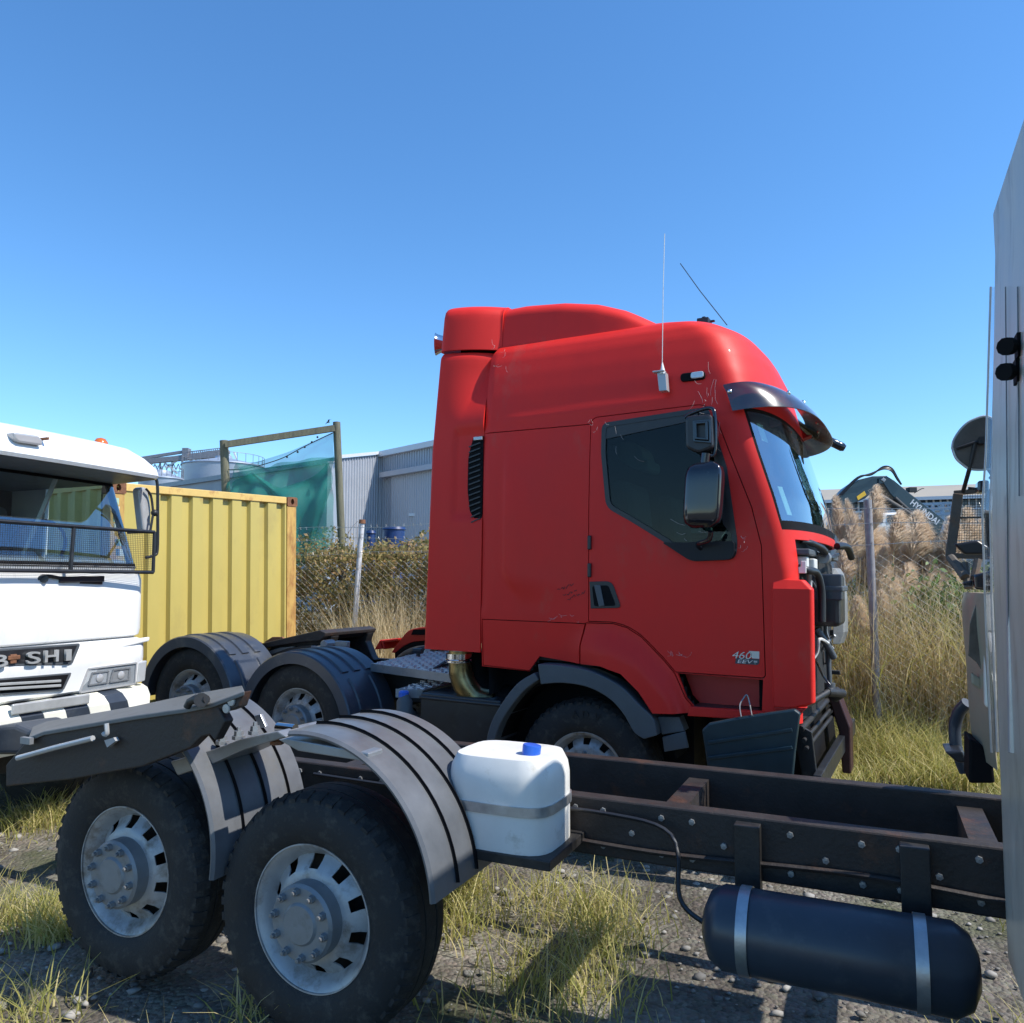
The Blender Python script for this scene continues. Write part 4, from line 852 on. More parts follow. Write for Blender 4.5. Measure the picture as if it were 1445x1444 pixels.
for q in (((112, 977.5), (124, 944)), ((124, 944), (192, 935.5)), ((192, 935.5), (190, 965)), ((190, 965), (112, 977.5))): 
    b = MB(); b.bar(WU(*q[0], .062), WU(*q[1], .062), .012, .014, (1, 0, 0)); b.build('bezel', M['grey_lens'], hl)
tl = wpanel('indicator_lamp', 'lamp_lens', [(194, 964), (195.5, 935), (208, 932), (205, 961)], .03, .06, .01)
wpanel('crease_panel', 'white_paint', [(130, 925), (142, 909), (212, 899), (211, 905)], .046, .03, .01)
rl_ = wpanel('roof_lamp', 'grey_lens', [(19, 610), (55, 615), (61, 622), (60, 629), (26, 624), (21, 619)], .195, .14, .012)
p = WU(142, 631, -.35); b = MB(); b.lathe([(-.10, .06), (.0, .062), (.04, .055), (.07, .035), (.08, .001)], p, (0, 0, 1), 16); b.build('beacon', M['amber'], wt, 60)
wpanel('rust_stain', 'rust', [(66, 617), (70, 617), (69, 621)], .19, .12, .0)
b = MB(); p = WU(68, 613, .0); b.box((p.x - .02, p.y - .02, p.z - .05), (p.x + .02, p.y + .02, p.z + .0)); b.build('roof_stud', M['rust'], wt)
# bumper in slanted black and cream sections
def bumper(w0, w1, m, sh=.10):
    b = MB(); rows = []
    for w in (w0, w1):
        rows.append([(u + (0.0 if w < -.1 else -.10 * sstep(-.12, .0, w)), w + sh * (z - 1.02) / .3 * (-1 if True else 1) if w < -.02 else w, z) for u, z in ((-.2, .70), (.12, .70), (.15, .74), (.155, .95), (.12, 1.01), (.06, 1.035), (-.2, 1.04))])
    b.loft(rows); return b.build('bumper_section', M[m], wt, 30, bevel=.004)
ws = [-2.35]; xs = [25, 57, 88, 121, 150, 176]
cuts = [-2.35, -1.95, -1.62] + [WU(x, 1010 - .14 * x, .15).y for x in xs] + [0.0]
for k in range(len(cuts) - 1): bumper(cuts[k], cuts[k + 1], 'ivory_paint' if (len(cuts) - k) % 2 == 0 else 'navy_paint')
b = MB(); P = [WU(16, 1002, .16), WU(126, 986, .16)]; b.bar(P[0], P[1], .02, .075); b.build('bumper_rubbing_strip', M['letter_silver'], wt, bevel=.01)
b = MB(); b.box((-2.6, -WW + .3, .5), (-.25, -.3, .95)); b.build('chassis', M['dark_metal'], wt)
b = MB(); b.box((-1.7, -WW + .05, 1.0), (-.1, -.06, 1.5)); b.build('cab_underside', M['lining'], wt)
wheel(wt, (-.95, -WW - .0, .5), .50, .30, 'front', False)
w_, _ = wheel(wt, (-.95, -.32, .5), .50, .30, 'front', False)
# mirror on its loop arm at the right
b = MB(); P = [WU(196, 672, -.05), WU(208, 670, -.05), WU(218, 674, -.05), WU(222, 684, -.05), WU(222.5, 720, -.05), WU(222, 775, -.05), WU(217, 784, -.05), WU(206, 787, -.05)]; b.tube(smooth_curve(P, 6), .013, 8); b.build('mirror_arm', M['black_plastic'], wt, 50)
b = MB(); P = round_poly([(p.y, p.z) for p in (WU(196, 688, -.10), WU(208, 687, -.10), WU(214, 715, -.10), WU(213, 752, -.10), WU(203, 752, -.10))], .05); b.prism([(-.10, y, z) for y, z in P], (-.09, 0, 0)); mh = b.build('mirror_head', M['grey_lens'], wt, bevel=.02, seg=3)
b = MB(); b.tube(smooth_curve([WU(206, 690, -.07), WU(213, 700, -.07), WU(216, 722, -.07)], 5), .010, 6); b.ball(WU(218, 724, -.05), .03, 8, 6); b.tube([WU(216, 726, -.05), WU(212, 750, -.05)], .010, 6); b.build('mirror_clamp', M['dark_metal'], mh, 50)
# ================================================================== YELLOW CONTAINER
def container_mat():
    m = mat('container_yellow', (0.52, 0.415, 0.115), 0.42, var=0.05, scale=2, bump=0.03, bscale=30, dirt=(0.40, 0.31, 0.10), dirt_amt=0.42, dirt_scale=1.6, rust=(0.27, 0.13, 0.04), rust_amt=0.13, rust_scale=6, stretch=(1, 1, .5))
    mat('container_rust', (0.54, 0.33, 0.09), 0.6, var=0.2, scale=8, bump=0.2, bscale=40, rust=(0.30, 0.11, 0.035), rust_amt=0.62, rust_scale=7, stretch=(1, 1, .35))
    mat('container_rail', (0.70, 0.48, 0.15), 0.5, var=0.10, scale=6, rust=(0.36, 0.14, 0.05), rust_amt=0.38, rust_scale=6, stretch=(1, 1, 1))
    mat('container_floor_dark', (0.10, 0.07, 0.05), .8)
container_mat()
pc = at(424, 705, 9.85)
CB = Frame((pc.x, pc.y, 0.0), -58.0 + 0.0, -0.0)
# local: F runs along the end wall away from us, to the right; L points back-left
CB.F = Vector((math.sin(R(32)), math.cos(R(32)), 0.024)).normalized(); CB.L = Vector((-math.cos(R(32)), math.sin(R(32)), 0)); CB.U = CB.F.cross(CB.L)
for i, a in enumerate((CB.F, CB.L, CB.U)):
    for j in range(3): CB.m[j][i] = a[j]
ctop = CB.u(424, 702, 0).z; CH = 2.9; cb0 = ctop - CH; CWD = 2.44
cont = empty('shipping_container', CB.m, 'yellow corrugated shipping container with a rusty corner post', 'container')
b = MB(); x = -CWD + .09; prof = []; k = 0
rib_or_groove = [(0, 0), (.045, .036), (.155, .036), (.20, 0), (.27, 0)]
pts = []
x = -.175
while x > -CWD + .25:
    for dx, d in ((0, 0.0), (-.022, .045), (-.120, .045), (-.136, 0.0)): pts.append((x + dx, .0 + d + .012))
    x -= .262
pts = [(-.15, .012)] + pts + [(-CWD + .09, .012)]
z0, z1 = cb0 + .14, ctop - .085
b.loft([[(u, w, z0), (u, w, z1)] for u, w in pts], False, False); b.build('end_wall', M['container_yellow'], cont, solid=.003)
for nm, a, c in (('top_rail', (-CWD + .16, -.004, ctop - .085), (-.16, .09, ctop - .004)), ('bottom_rail', (-CWD + .16, -.004, cb0 + .01), (-.16, .09, cb0 + .14))):
    b = MB(); b.box(a, c); b.build(nm, M['container_rail'], cont, bevel=.006)
for u0 in (-.155, -CWD):
    b = MB(); b.box((u0 + .004, -.006, cb0 + .118), (u0 + .152, .14, ctop - .118)); b.build('corner_post', M['container_rust'], cont, bevel=.006)
    for zz in (ctop - .118, cb0):
        b = MB(); hs = 14; ro = [(u0 + .0, zz), (u0 + .162, zz), (u0 + .162, zz + .118), (u0, zz + .118)]
        cx_, cz_ = u0 + .085, zz + .06; outer = []; inn = []
        for k in range(hs * 2):
            a = 2 * math.pi * k / (hs * 2); c_, s_ = math.cos(a), math.sin(a); n_ = .25
            outer.append((cx_ + .081 * math.copysign(abs(c_) ** n_, c_), cz_ + .059 * math.copysign(abs(s_) ** n_, s_))); inn.append((cx_ + .026 * c_, cz_ + .038 * s_))
        n = len(outer)
        b.add([(u, -.012, z) for u, z in outer] + [(u, -.012, z) for u, z in inn] + [(u, .16, z) for u, z in outer] + [(u, .05, z) for u, z in inn],
              [(i, (i + 1) % n, n + (i + 1) % n, n + i) for i in range(n)] + [(i, (i + 1) % n, 2 * n + (i + 1) % n, 2 * n + i) for i in range(n)] + [(n + i, n + (i + 1) % n, 3 * n + (i + 1) % n, 3 * n + i) for i in range(n)] + [tuple(2 * n + i for i in range(n))])
        cf = b.build('corner_casting', M['rust'], cont)
        b = MB(); b.box((cx_ - .03, .05, cz_ - .04), (cx_ + .03, .056, cz_ + .04)); b.build('casting_hole', M['seal'], cf)
for u0, s in ((-.004, 1), (-CWD + .004, -1)):
    pts = []; w = .16
    while w < 5.8:
        for dw, d in ((0, 0), (.07, .036), (.14, .036), (.21, 0)): pts.append((u0 - s * d, w + dw))
        w += .278
    b = MB(); b.loft([[(u, w, cb0 + .12), (u, w, ctop - .06)] for u, w in pts], False, False); b.build('side_wall', M['container_yellow'], cont)
    b = MB(); b.box((u0 - .06 if s > 0 else u0, .15, ctop - .06), (u0 if s > 0 else u0 + .06, 5.9, ctop)); b.box((u0 - .06 if s > 0 else u0, .15, cb0), (u0 if s > 0 else u0 + .06, 5.9, cb0 + .12)); b.build('side_rail', M['container_rail'], cont)
b = MB(); b.box((-CWD + .02, .03, ctop - .05), (-.02, 5.9, ctop - .02)); b.box((-CWD + .02, .03, cb0 + .06), (-.02, 5.9, cb0 + .1)); b.box((-CWD + .02, 5.9, cb0), (-.02, 5.95, ctop - .02)); b.build('roof', M['container_yellow'], cont)
# ================================================================== FENCE
F0 = at(505, 820, 11.5); F1 = at(1232, 820, 8.6); FD = (F1 - F0); FD.z = 0; FL = FD.length; FD.normalize(); FN = Vector((-FD.y, FD.x, 0))
def fp(s, z=0, d=0): p = Vector((F0.x, F0.y, 0)) + FD * s + FN * d; p.z = ground_z(p.x, p.y) * 0 + z; return p
mat('post_white', (0.62, 0.62, 0.63), 0.55, var=0.12, scale=12, dirt=(0.22, 0.19, 0.16), dirt_amt=0.5, dirt_scale=14)
mat('post_steel', (0.30, 0.27, 0.27), 0.55, 0.2, var=0.2, scale=16, bump=0.1, rust=(0.16, 0.08, 0.06), rust_amt=0.4, rust_scale=9)
mat('fence_wire', (0.58, 0.54, 0.47), 0.45, 0.5, var=0.2, scale=20, rust=(0.25, 0.17, 0.12), rust_amt=0.3, rust_scale=3)
fen = empty('wire_fence', fp(0), 'chain link fence with barbed wire strands running behind the trucks', 'fence')
def flocal(p): return Vector(p) - Vector(fp(0))
b = MB(); b.tube([flocal(at(511, 738, 11.5)), flocal(at(505, 815, 11.5)), flocal(at(500, 890, 11.5)), flocal(at(492, 1000, 11.5))], .038, 10); po = b.build('fence_post', M['post_white'], fen, 50); po['label'] = 'white painted leaning pipe post with a rusty cap'
b = MB(); b.tube([flocal(at(511, 739, 11.5)), flocal(at(511.3, 733.5, 11.5))], [.052, .045], 10); b.build('post_cap', M['rust'], po, 50)
b = MB(); b.tube([flocal(at(1224, 706, 8.6)), flocal(at(1229, 800, 8.6)), flocal(at(1235, 930, 8.6)), flocal(at(1241, 1075, 8.6))], .043, 10); po = b.build('fence_post', M['post_steel'], fen, 50); po['label'] = 'bare rusty steel pipe post'
for s in (-3.4, 3.0, 10.6):
    b = MB(); p = fp(s, 0); b.tube([flocal(p), flocal(p + Vector((0, 0, 2.75)))], .04, 8); b.build('fence_post', M['post_steel'], fen, 50)
rnd = random.Random(11)
for z, dz in ((2.73, .0), (2.55, .0), (2.34, 0)):
    b = MB(); n = 60; P = [flocal(fp(-4 + 16 * k / n, z + .02 * math.sin(k * .7 + z * 9) - .02, -.05)) for k in range(n + 1)]
    b.tube(P, .0042, 4)
    for k in range(110):
        q = flocal(fp(-4 + 16 * (k + rnd.random() * .3) / 110, z - .015, -.05)); d = Vector((rnd.uniform(-.4, .4), rnd.uniform(-.5, .5), 1)).normalized() * .022; b.bar(q - d, q + d, .004, .004); d = Vector((.6, rnd.uniform(-.5, .5), -.8)).normalized() * .020; b.bar(q - d, q + d, .004, .004)
    w = b.build('barbed_wire', M['fence_wire'], fen)
# chain link: interlocked zigzag wires
nz = 44; h0, h1 = .12, 2.2; pit = .062; vs_ = []; fs_ = []
for k in range(int(11.5 / pit)):
    s0 = -1.2 + k * pit; pts = []
    for j in range(nz + 1):
        pts.append(flocal(fp(s0 + (pit if (j + k) % 2 else 0) * 1.0 + rnd.uniform(-.004, .004), h0 + (h1 - h0) * j / nz, .004 * (1 if j % 2 else -1))))
    o = len(vs_)
    for p in pts:
        hw = .0012 if s0 < 4.5 else .0026
        for dx, dz in ((-hw, 0), (hw, 0)): vs_.append(tuple(p + FD * dx + Vector((0, 0, dz))))
        vs_.append(tuple(p + FN * -.0040))
    for j in range(nz):
        a = o + 3 * j
        for i in range(3): fs_.append((a + i, a + (i + 1) % 3, a + 3 + (i + 1) % 3, a + 3 + i))
b = MB(); b.v = vs_; b.f = fs_; cl = b.build('chain_link', M['fence_wire'], fen); cl['kind'] = 'stuff'
# ================================================================== VEGETATION
def leafmat(name, c1, c2, c3, rough=.6, trans=.25, rnd=True):
    m = bpy.data.materials.new(name); m.use_nodes = True; nt = m.node_tree; N = nt.nodes; L = nt.links; b = N['Principled BSDF']
    b.inputs['Roughness'].default_value = rough
    g = N.new('ShaderNodeNewGeometry'); r = N.new('ShaderNodeValToRGB'); e = r.color_ramp.elements
    e[0].color = (*c1, 1); e[1].color = (*c3, 1); k = e.new(.5); k.color = (*c2, 1)
    L.new(g.outputs['Random Per Island'], r.inputs[0]); L.new(r.outputs[0], b.inputs['Base Color'])
    if trans:
        t = N.new('ShaderNodeBsdfTranslucent'); L.new(r.outputs[0], t.inputs[0]); x = N.new('ShaderNodeMixShader'); x.inputs[0].default_value = trans
        L.new(b.outputs[0], x.inputs[1]); L.new(t.outputs[0], x.inputs[2]); L.new(x.outputs[0], N['Material Output'].inputs[0])
    MAT[name] = m; return m
leafmat('bramble_leaf', (.15, .15, .045), (.37, .31, .115), (.52, .33, .16), .6, .5)
leafmat('green_leaf', (.06, .12, .025), (.13, .21, .05), (.24, .30, .09))
leafmat('dry_blade', (.46, .35, .18), (.66, .53, .30), (.80, .68, .44), .7, .4)
leafmat('green_blade', (.27, .29, .06), (.50, .46, .14), (.74, .62, .32), .6, .45)
leafmat('plume_fibre', (.62, .50, .38), (.80, .67, .52), (.90, .80, .66), .8, .5)
leafmat('bramble_stem', (.05, .025, .018), (.09, .05, .03), (.14, .09, .05), .8, 0)
def np_mesh(name, V, F, m, label=None, kind='stuff', parent=None):
    me = bpy.data.meshes.new(name); nf, k = F.shape
    me.vertices.add(len(V)); me.vertices.foreach_set('co', V.astype(np.float32).ravel())
    me.loops.add(nf * k); me.loops.foreach_set('vertex_index', F.astype(np.int32).ravel())
    me.polygons.add(nf); me.polygons.foreach_set('loop_start', np.arange(0, nf * k, k, dtype=np.int32)); me.update(calc_edges=True)
    o = link(name, me, M[m], parent); 
    if kind: o['kind'] = kind
    if label: o['label'] = label
    return o
def leaves(C, size, up=.3):
    """folded two-triangle leaves round the centres C"""
    n = len(C); a = RNG.normal(size=(n, 3)); a /= np.linalg.norm(a, axis=1)[:, None]; nrm = RNG.normal(size=(n, 3)); nrm[:, 2] += up; b_ = np.cross(a, nrm); b_ /= np.linalg.norm(b_, axis=1)[:, None]
    nn = np.cross(a, b_); s = (size * RNG.uniform(.6, 1.35, n))[:, None]
    V = np.stack([C - a * s, C + b_ * s * .55 + nn * s * .15, C + a * s, C - b_ * s * .55 + nn * s * .15], 1).reshape(-1, 3)
    return V, np.arange(4 * n).reshape(n, 4)
def blades(base, h, lean, wid, seg=4):
    n = len(base); ang = RNG.uniform(0, 2 * np.pi, n); d = np.stack([np.cos(ang), np.sin(ang), np.zeros(n)], 1); side = np.stack([-np.sin(ang), np.cos(ang), np.zeros(n)], 1)
    a2 = RNG.uniform(0, 2 * np.pi, n); side = np.stack([np.cos(a2), np.sin(a2), np.zeros(n)], 1); V = []; hh = h[:, None]
    for k in range(seg + 1):
        t = k / seg; w = wid[:, None] * (1 - t ** 1.5) * .5 + .0006; c = base + np.array([0, 0, 1.]) * hh * (t - .25 * lean[:, None] * t * t) + d * hh * lean[:, None] * t ** 1.8
        V += [c - side * w, c + side * w]
    V = np.stack(V, 1).reshape(-1, 3); m = 2 * (seg + 1); F = []
    for k in range(seg): F.append(np.array([2 * k, 2 * k + 1, 2 * k + 3, 2 * k + 2])[None] + (np.arange(n) * m)[:, None])
    return V, np.concatenate(F)
def fence_pts(s, d): 
    P = np.array([F0.x, F0.y, 0.])[None] + np.array(FD)[None] * s[:, None] + np.array(FN)[None] * d[:, None]
    return P
def gz(P): return np.array([ground_z(p[0], p[1]) for p in P])
# bramble bank behind the fence on the left
n = 62000; s = RNG.uniform(-2.6, 4.2, n); d = .25 + 2.6 * RNG.random(n) ** 1.4; top = 1.95 + .22 * np.sin(s * 2.1) + .18 * np.sin(s * 5.3 + 1) + .12 * np.sin(s * 11 + d * 3) + .28 * np.minimum(d, 1.4)
zz = top * (1 - RNG.random(n) ** 1.25 * .95); P = fence_pts(s, d + .5 * (top - zz) / top * RNG.random(n) * 0); P[:, 2] = zz + .1
hole = (np.sin(P[:, 0] * 7 + 3 * np.sin(P[:, 2] * 5)) + np.sin(P[:, 2] * 8 + 2 * np.sin(P[:, 0] * 6)) + RNG.normal(0, .5, n)) > -.9
P = P[hole]; V, F = leaves(P, .038, .8); np_mesh('bramble_bank', V, F, 'bramble_leaf', 'bank of brambles with browning leaves behind the wire fence')
b = MB(); rnd = random.Random(5)
for k in range(170):
    q = fp(rnd.uniform(-2.4, 4.2), 0, rnd.uniform(.25, 1.6)); q.z = rnd.uniform(1.3, 2.3); dr = Vector((rnd.uniform(-1, 1), rnd.uniform(-.6, .4), rnd.uniform(.2, 1.0))).normalized(); pts = [q]
    for j in range(6): q = q + dr * .13; dr = (dr + Vector((rnd.uniform(-.2, .2), rnd.uniform(-.2, .2), -.26))).normalized(); pts.append(q)
    b.tube(pts, [.006, .005, .005, .004, .004, .003, .002], 4)
o = b.build('bramble_stems', M['bramble_stem'], None); tag(o, 'arching brown bramble stems above the bramble bank', None, None, 'stuff')
n = 5000; s = RNG.uniform(-2.5, 4.2, n); d = .2 + 1.6 * RNG.random(n); P = fence_pts(s, d); P[:, 2] = 2.2 + .28 * np.abs(np.sin(s * 3.1) + .5 * np.sin(s * 7.7)) * RNG.random(n) + .1 * RNG.random(n); V, F = leaves(P, .036); np_mesh('bramble_tips', V, F, 'bramble_leaf', 'loose leafy bramble tips under the barbed wire')
# dry grass along the foot of the fence
n = 8500; s = RNG.uniform(-2.4, 4.0, n); d = RNG.uniform(-.5, .5, n) - .2; P = fence_pts(s, d); P[:, 2] = .2
V, F = blades(P, RNG.uniform(.4, 1.75, n) * (0.85 + .25 * np.sin(s * 2.2)), RNG.uniform(.05, .55, n), RNG.uniform(.006, .012, n)); np_mesh('dry_grass', V, F, 'dry_blade', 'tall dry straw-coloured grass at the foot of the fence behind the fifth wheel')
# right hand side: rank grass, brambles and pampas
n = 34000; s = RNG.uniform(5.4, 11.0, n); d = RNG.uniform(-1.3, 1.2, n); P = fence_pts(s, d); P[:, 2] = -.02
V, F = blades(P, RNG.uniform(.25, 1.0, n) * (.7 + .25 * np.sin(s * 3 + d * 2)) * (1 + .5 * np.clip(d, -1, 1)), RNG.uniform(.2, 1.1, n), RNG.uniform(.006, .013, n)); np_mesh('green_grass', V, F, 'green_blade', 'rank yellow-green grass round the foot of the steel fence post')
n = 13000; s = RNG.uniform(5.3, 11.0, n); d = RNG.uniform(.05, 2.2, n); P = fence_pts(s, d); P[:, 2] = 0
V, F = blades(P, RNG.uniform(.8, 2.25, n), RNG.uniform(.05, .6, n), RNG.uniform(.006, .014, n)); np_mesh('dry_grass', V, F, 'dry_blade', 'tall dry straw-coloured stalks behind the steel fence post')
n = 9000; s = RNG.uniform(5.3, 11.5, n); d = RNG.uniform(.3, 2.4, n); P = fence_pts(s, d); P[:, 2] = 0
V, F = blades(P, RNG.uniform(.8, 2.1, n), RNG.uniform(.3, 1.0, n), RNG.uniform(.010, .018, n)); np_mesh('green_grass', V, F, 'green_blade', 'long arching green blades growing among the pampas')
n = 22000; s = RNG.uniform(5.3, 11.5, n); d = 1.4 + 1.6 * RNG.random(n); P = fence_pts(s, d); P[:, 2] = 1.9 * RNG.random(n) ** .8 + .25 * np.sin(s * 4) * RNG.random(n)
V, F = leaves(P, .04); np_mesh('bramble_bank', V, F, 'green_leaf', 'green bramble thicket behind the pampas plumes')
n = 2500; C = np.array(at(1333, 880, 9.3)); P = C + RNG.normal(size=(n, 3)) * np.array([.22, .2, .25]); V, F = leaves(P, .045); np_mesh('leafy_weed', V, F, 'green_leaf', 'small green leafy weed by the fence left of the cream truck')
def plume(tip, base, Y, wid, label, dens=2800):
    """one feathery pampas head on its stalk, reaching down to the ground"""
    T_ = at(*tip, Y); B_ = at(*base, Y); ax = (T_ - B_); h = ax.length; ax.normalize(); W = wid / FPX * Y * .92
    foot = Vector((B_.x - ax.x * .5 - .1, B_.y + .1, 0.0)); root = empty('pampas_grass', foot, label, 'pampas grass', 'pampas grass plumes behind the fence')
    b = MB(); P = smooth_curve([Vector((0, 0, 0)), (B_ - foot) * .5 + Vector((.03, 0, 0)), B_ - foot, (B_ - foot) + ax * h * .7], 5); b.tube(P, .008, 5); b.build('stalk', M['dry_blade'], root, 60)
    t = RNG.random(dens) ** .8; c = np.array(B_ - foot)[None] + np.array(ax)[None] * (h * .88 * t)[:, None]; a = RNG.uniform(0, 2 * np.pi, dens); e1 = np.array(ax.orthogonal().normalized()); e2 = np.cross(np.array(ax), e1)
    rad = np.cos(a)[:, None] * e1 + np.sin(a)[:, None] * e2; prof = W * (np.clip(1.02 - t, 0, 1) ** .5 * np.clip(.45 + 2.2 * t, 0, 1)) * RNG.uniform(.4, 1.3, dens)
    ln = h * .36 * RNG.uniform(.6, 1.3, dens) * (1.1 - .6 * t); wind = np.array([.10, .0, 0.])[None]; V = []
    side = np.cross(rad, np.array(ax)[None])
    for k in range(4):
        q = k / 3; ww = .0050 * (1 - q * .85); p = c + rad * (prof * q ** .7)[:, None] + np.array(ax)[None] * (ln * (q - .35 * q * q))[:, None] + wind * (q * q * 1.6) * ln[:, None] - np.array([0, 0, 1.])[None] * (.12 * ln * q * q)[:, None]
        V += [p - side * ww, p + side * ww]
    V = np.stack(V, 1).reshape(-1, 3); F = np.concatenate([np.array([2 * k, 2 * k + 1, 2 * k + 3, 2 * k + 2])[None] + (np.arange(dens) * 8)[:, None] for k in range(3)]); np_mesh('plume', V, F, 'plume_fibre', None, None, root)
PL = [((1177, 696), (1188, 770), 9.6, 19, 'leftmost tall pampas plume beside the red truck windscreen'),
      ((1193, 702), (1206, 770), 9.9, 15, 'slim pampas plume second from the red truck windscreen'),
      ((1207, 722), (1196, 800), 9.4, 22, 'broad pampas plume just left of the steel fence post, below the slim one'),
      ((1236, 682), (1231, 752), 9.4, 23, 'tallest pampas plume, right behind the top of the steel fence post'),
      ((1270, 718), (1261, 780), 9.5, 25, 'wide pampas plume below the elbow of the excavator boom'),
      ((1306, 736), (1302, 790), 9.8, 20, 'small pampas plume under the lettering of the excavator boom'),
      ((1208, 838), (1214, 905), 9.0, 24, 'low sunlit pampas plume against the front of the red truck'),
      ((1247, 770), (1236, 850), 9.6, 26, 'shaggy pampas plume just right of the steel fence post at mid height'),
      ((1283, 790), (1268, 880), 9.7, 34, 'biggest drooping pampas plume in the middle of the clump'),
      ((1318, 800), (1300, 885), 9.7, 32, 'dull pampas plume left of the cream truck guard, low in the clump'),
      ((1343, 738), (1330, 800), 10.2, 24, 'pampas plume touching the left edge of the wire screen guard'),
      ((1364, 712), (1362, 790), 10.4, 28, 'pampas plume seen through the wire screen guard'),
      ((1384, 730), (1380, 800), 10.6, 26, 'pampas plume seen through the right part of the wire screen guard'),
      ((1220, 745), (1222, 830), 10.0, 24, 'pampas plume hidden behind the middle of the steel fence post'),
      ((1243, 830), (1246, 890), 9.2, 20, 'low pampas plume right of the steel fence post near the ground grass'),
      ((1262, 812), (1252, 900), 9.5, 30, 'ragged pampas plume low in the clump between the post and the biggest drooping plume'),
      ((1296, 840), (1284, 930), 9.6, 30, 'lowest ragged pampas plume below the biggest drooping one'),
      ((1326, 770), (1318, 850), 9.9, 30, 'pale pampas plume left of the wire screen guard, above the dull one'),
      ((1345, 800), (1336, 880), 9.9, 28, 'pampas plume under the left corner of the wire screen guard'),
      ((1222, 715), (1214, 790), 9.8, 22, 'pampas plume close behind the top left of the steel fence post'),
      ((1188, 760), (1192, 830), 9.2, 24, 'pampas plume leaning on the stripped front of the red truck')]
rp_ = random.Random(8)
WHERE = ['behind the stripped front of the red truck', 'just left of the steel fence post', 'just right of the steel fence post', 'in the middle of the clump', 'right of the clump middle', 'near the wire screen guard']
for k in range(12):
    x = 1195 + 13.5 * k; y = rp_.uniform(712, 790); PL.append(((x + rp_.uniform(-6, 6), y), (x + rp_.uniform(-10, 6), y + 85), rp_.uniform(9.7, 10.4), rp_.uniform(24, 34), ('upper' if k % 2 else 'lower') + ' shaggy background pampas plume ' + WHERE[k // 2]))
for a in PL: plume(*a)
# ================================================================== BUILDINGS BEYOND THE FENCE
mat('cladding', (0.40, 0.42, 0.46), 0.45, 0.15, var=0.05, scale=1.5, dirt=(0.30, 0.31, 0.33), dirt_amt=0.2, dirt_scale=.6)
mat('cladding_shaded', (0.20, 0.22, 0.26), 0.5, 0.1, var=0.06, scale=1.2)  # darker copy of the cladding, carries the shade on the long wall
mat('roof_dark', (0.13, 0.15, 0.19), 0.45, 0.2, var=0.05)
mat('trim_white', (0.62, 0.63, 0.65), 0.45, var=0.04)
mat('silo_steel', (0.36, 0.40, 0.46), 0.42, 0.35, var=0.06, scale=.8)
mat('gantry_steel', (0.22, 0.22, 0.24), 0.5, 0.4, var=0.2)
mat('timber', (0.16, 0.15, 0.10), 0.85, var=0.25, scale=5, bump=0.3, bscale=30, dirt=(0.07, 0.065, 0.05), dirt_amt=0.5, dirt_scale=3, stretch=(4, 4, .6))
mat('beige_roof', (0.36, 0.31, 0.235), 0.6, var=0.05, scale=.4)
mat('concrete_wall', (0.42, 0.42, 0.41), 0.7, var=0.08, scale=.5)
mat('blue_frame', (0.42, 0.52, 0.62), 0.5, var=0.05)
mat('window_dark', (0.05, 0.065, 0.09), 0.15, var=0.3, scale=.6)
mat('dark_green_paint', (0.010, 0.026, 0.038), 0.30, var=0.15, scale=2, coat=.3, dirt=(0.06, 0.065, 0.06), dirt_amt=0.3, dirt_scale=2)
mat('drum_blue', (0.010, 0.035, 0.13), 0.45, var=0.1)
def gl(p): return Vector((p.x, p.y, 0))
def ribbed(name, A, B, z0, z1, m, parent, o, pitch=.22, depth=.05):
    """upright trapezoid-ribbed sheet from A to B, facing the camera"""
    A = Vector(A) - o; B = Vector(B) - o; A.z = B.z = 0; t = (B - A); Ln = t.length; t.normalize(); nrm = Vector((t.y, -t.x, 0)); pts = []; s = 0
    while s < Ln - pitch:
        for ds, d in ((0, 0), (.30, 0), (.38, 1), (.62, 1), (.70, 0)): pts.append(A + t * (s + ds * pitch) + nrm * (d * depth))
        s += pitch
    pts.append(B); b = MB(); zt = z1 if callable(z1) else (lambda f: z1)
    b.loft([[(p.x, p.y, z0), (p.x, p.y, zt((p - A).dot(t) / Ln))] for p in pts], False, False); return b.build(name, m, parent)
hz = lambda y, Y: CAM_H + (820 - y) / FPX * Y
# grey shed with the tall door
A = at(536, 700, 43.5); B = at(760, 700, 34.5); C_ = A + Vector((10, 12, 0)); D_ = B + Vector((10, 12, 0)); o = gl(A)
sh = empty('grey_shed', o, 'grey ribbed metal shed with a tall sliding door, behind the red truck', 'shed')
zA = hz(640, 43.5); zB = zA
ribbed('front_wall', A, B, 0, zA - .15, M['cladding'], sh, o)
b = MB(); pts = [A - o, B - o, D_ - o, C_ - o]
b.prism([(p.x, p.y, zA - .12) for p in pts], (0, 0, .1)); b.build('roof', M['roof_dark'], sh)
b = MB(); a1 = A - o; b1 = B - o; b.bar((a1.x - .1, a1.y - .15, zA - .05), (b1.x, b1.y - .15, zA - .05), .25, .30); b.build('gutter', M['trim_white'], sh)
t_ = (B - A); t_.z = 0; t_.normalize(); n_ = Vector((t_.y, -t_.x, 0))
p0 = A + t_ * .6 + n_ * .3; p1 = A + t_ * 9.5 + n_ * .3; q = p0 - o; r = p1 - o
zd = zA - 1.3
ribbed('sliding_door', A + t_ * 1.3 + n_ * .14, A + t_ * 9 + n_ * .14, 0, zd - .1, M['cladding'], sh, o, .20, .03)
b = MB(); b.bar(Vector((q.x, q.y, zd)), Vector((r.x, r.y, zd)), .35, .28); b.build('door_track', M['cladding'], sh)
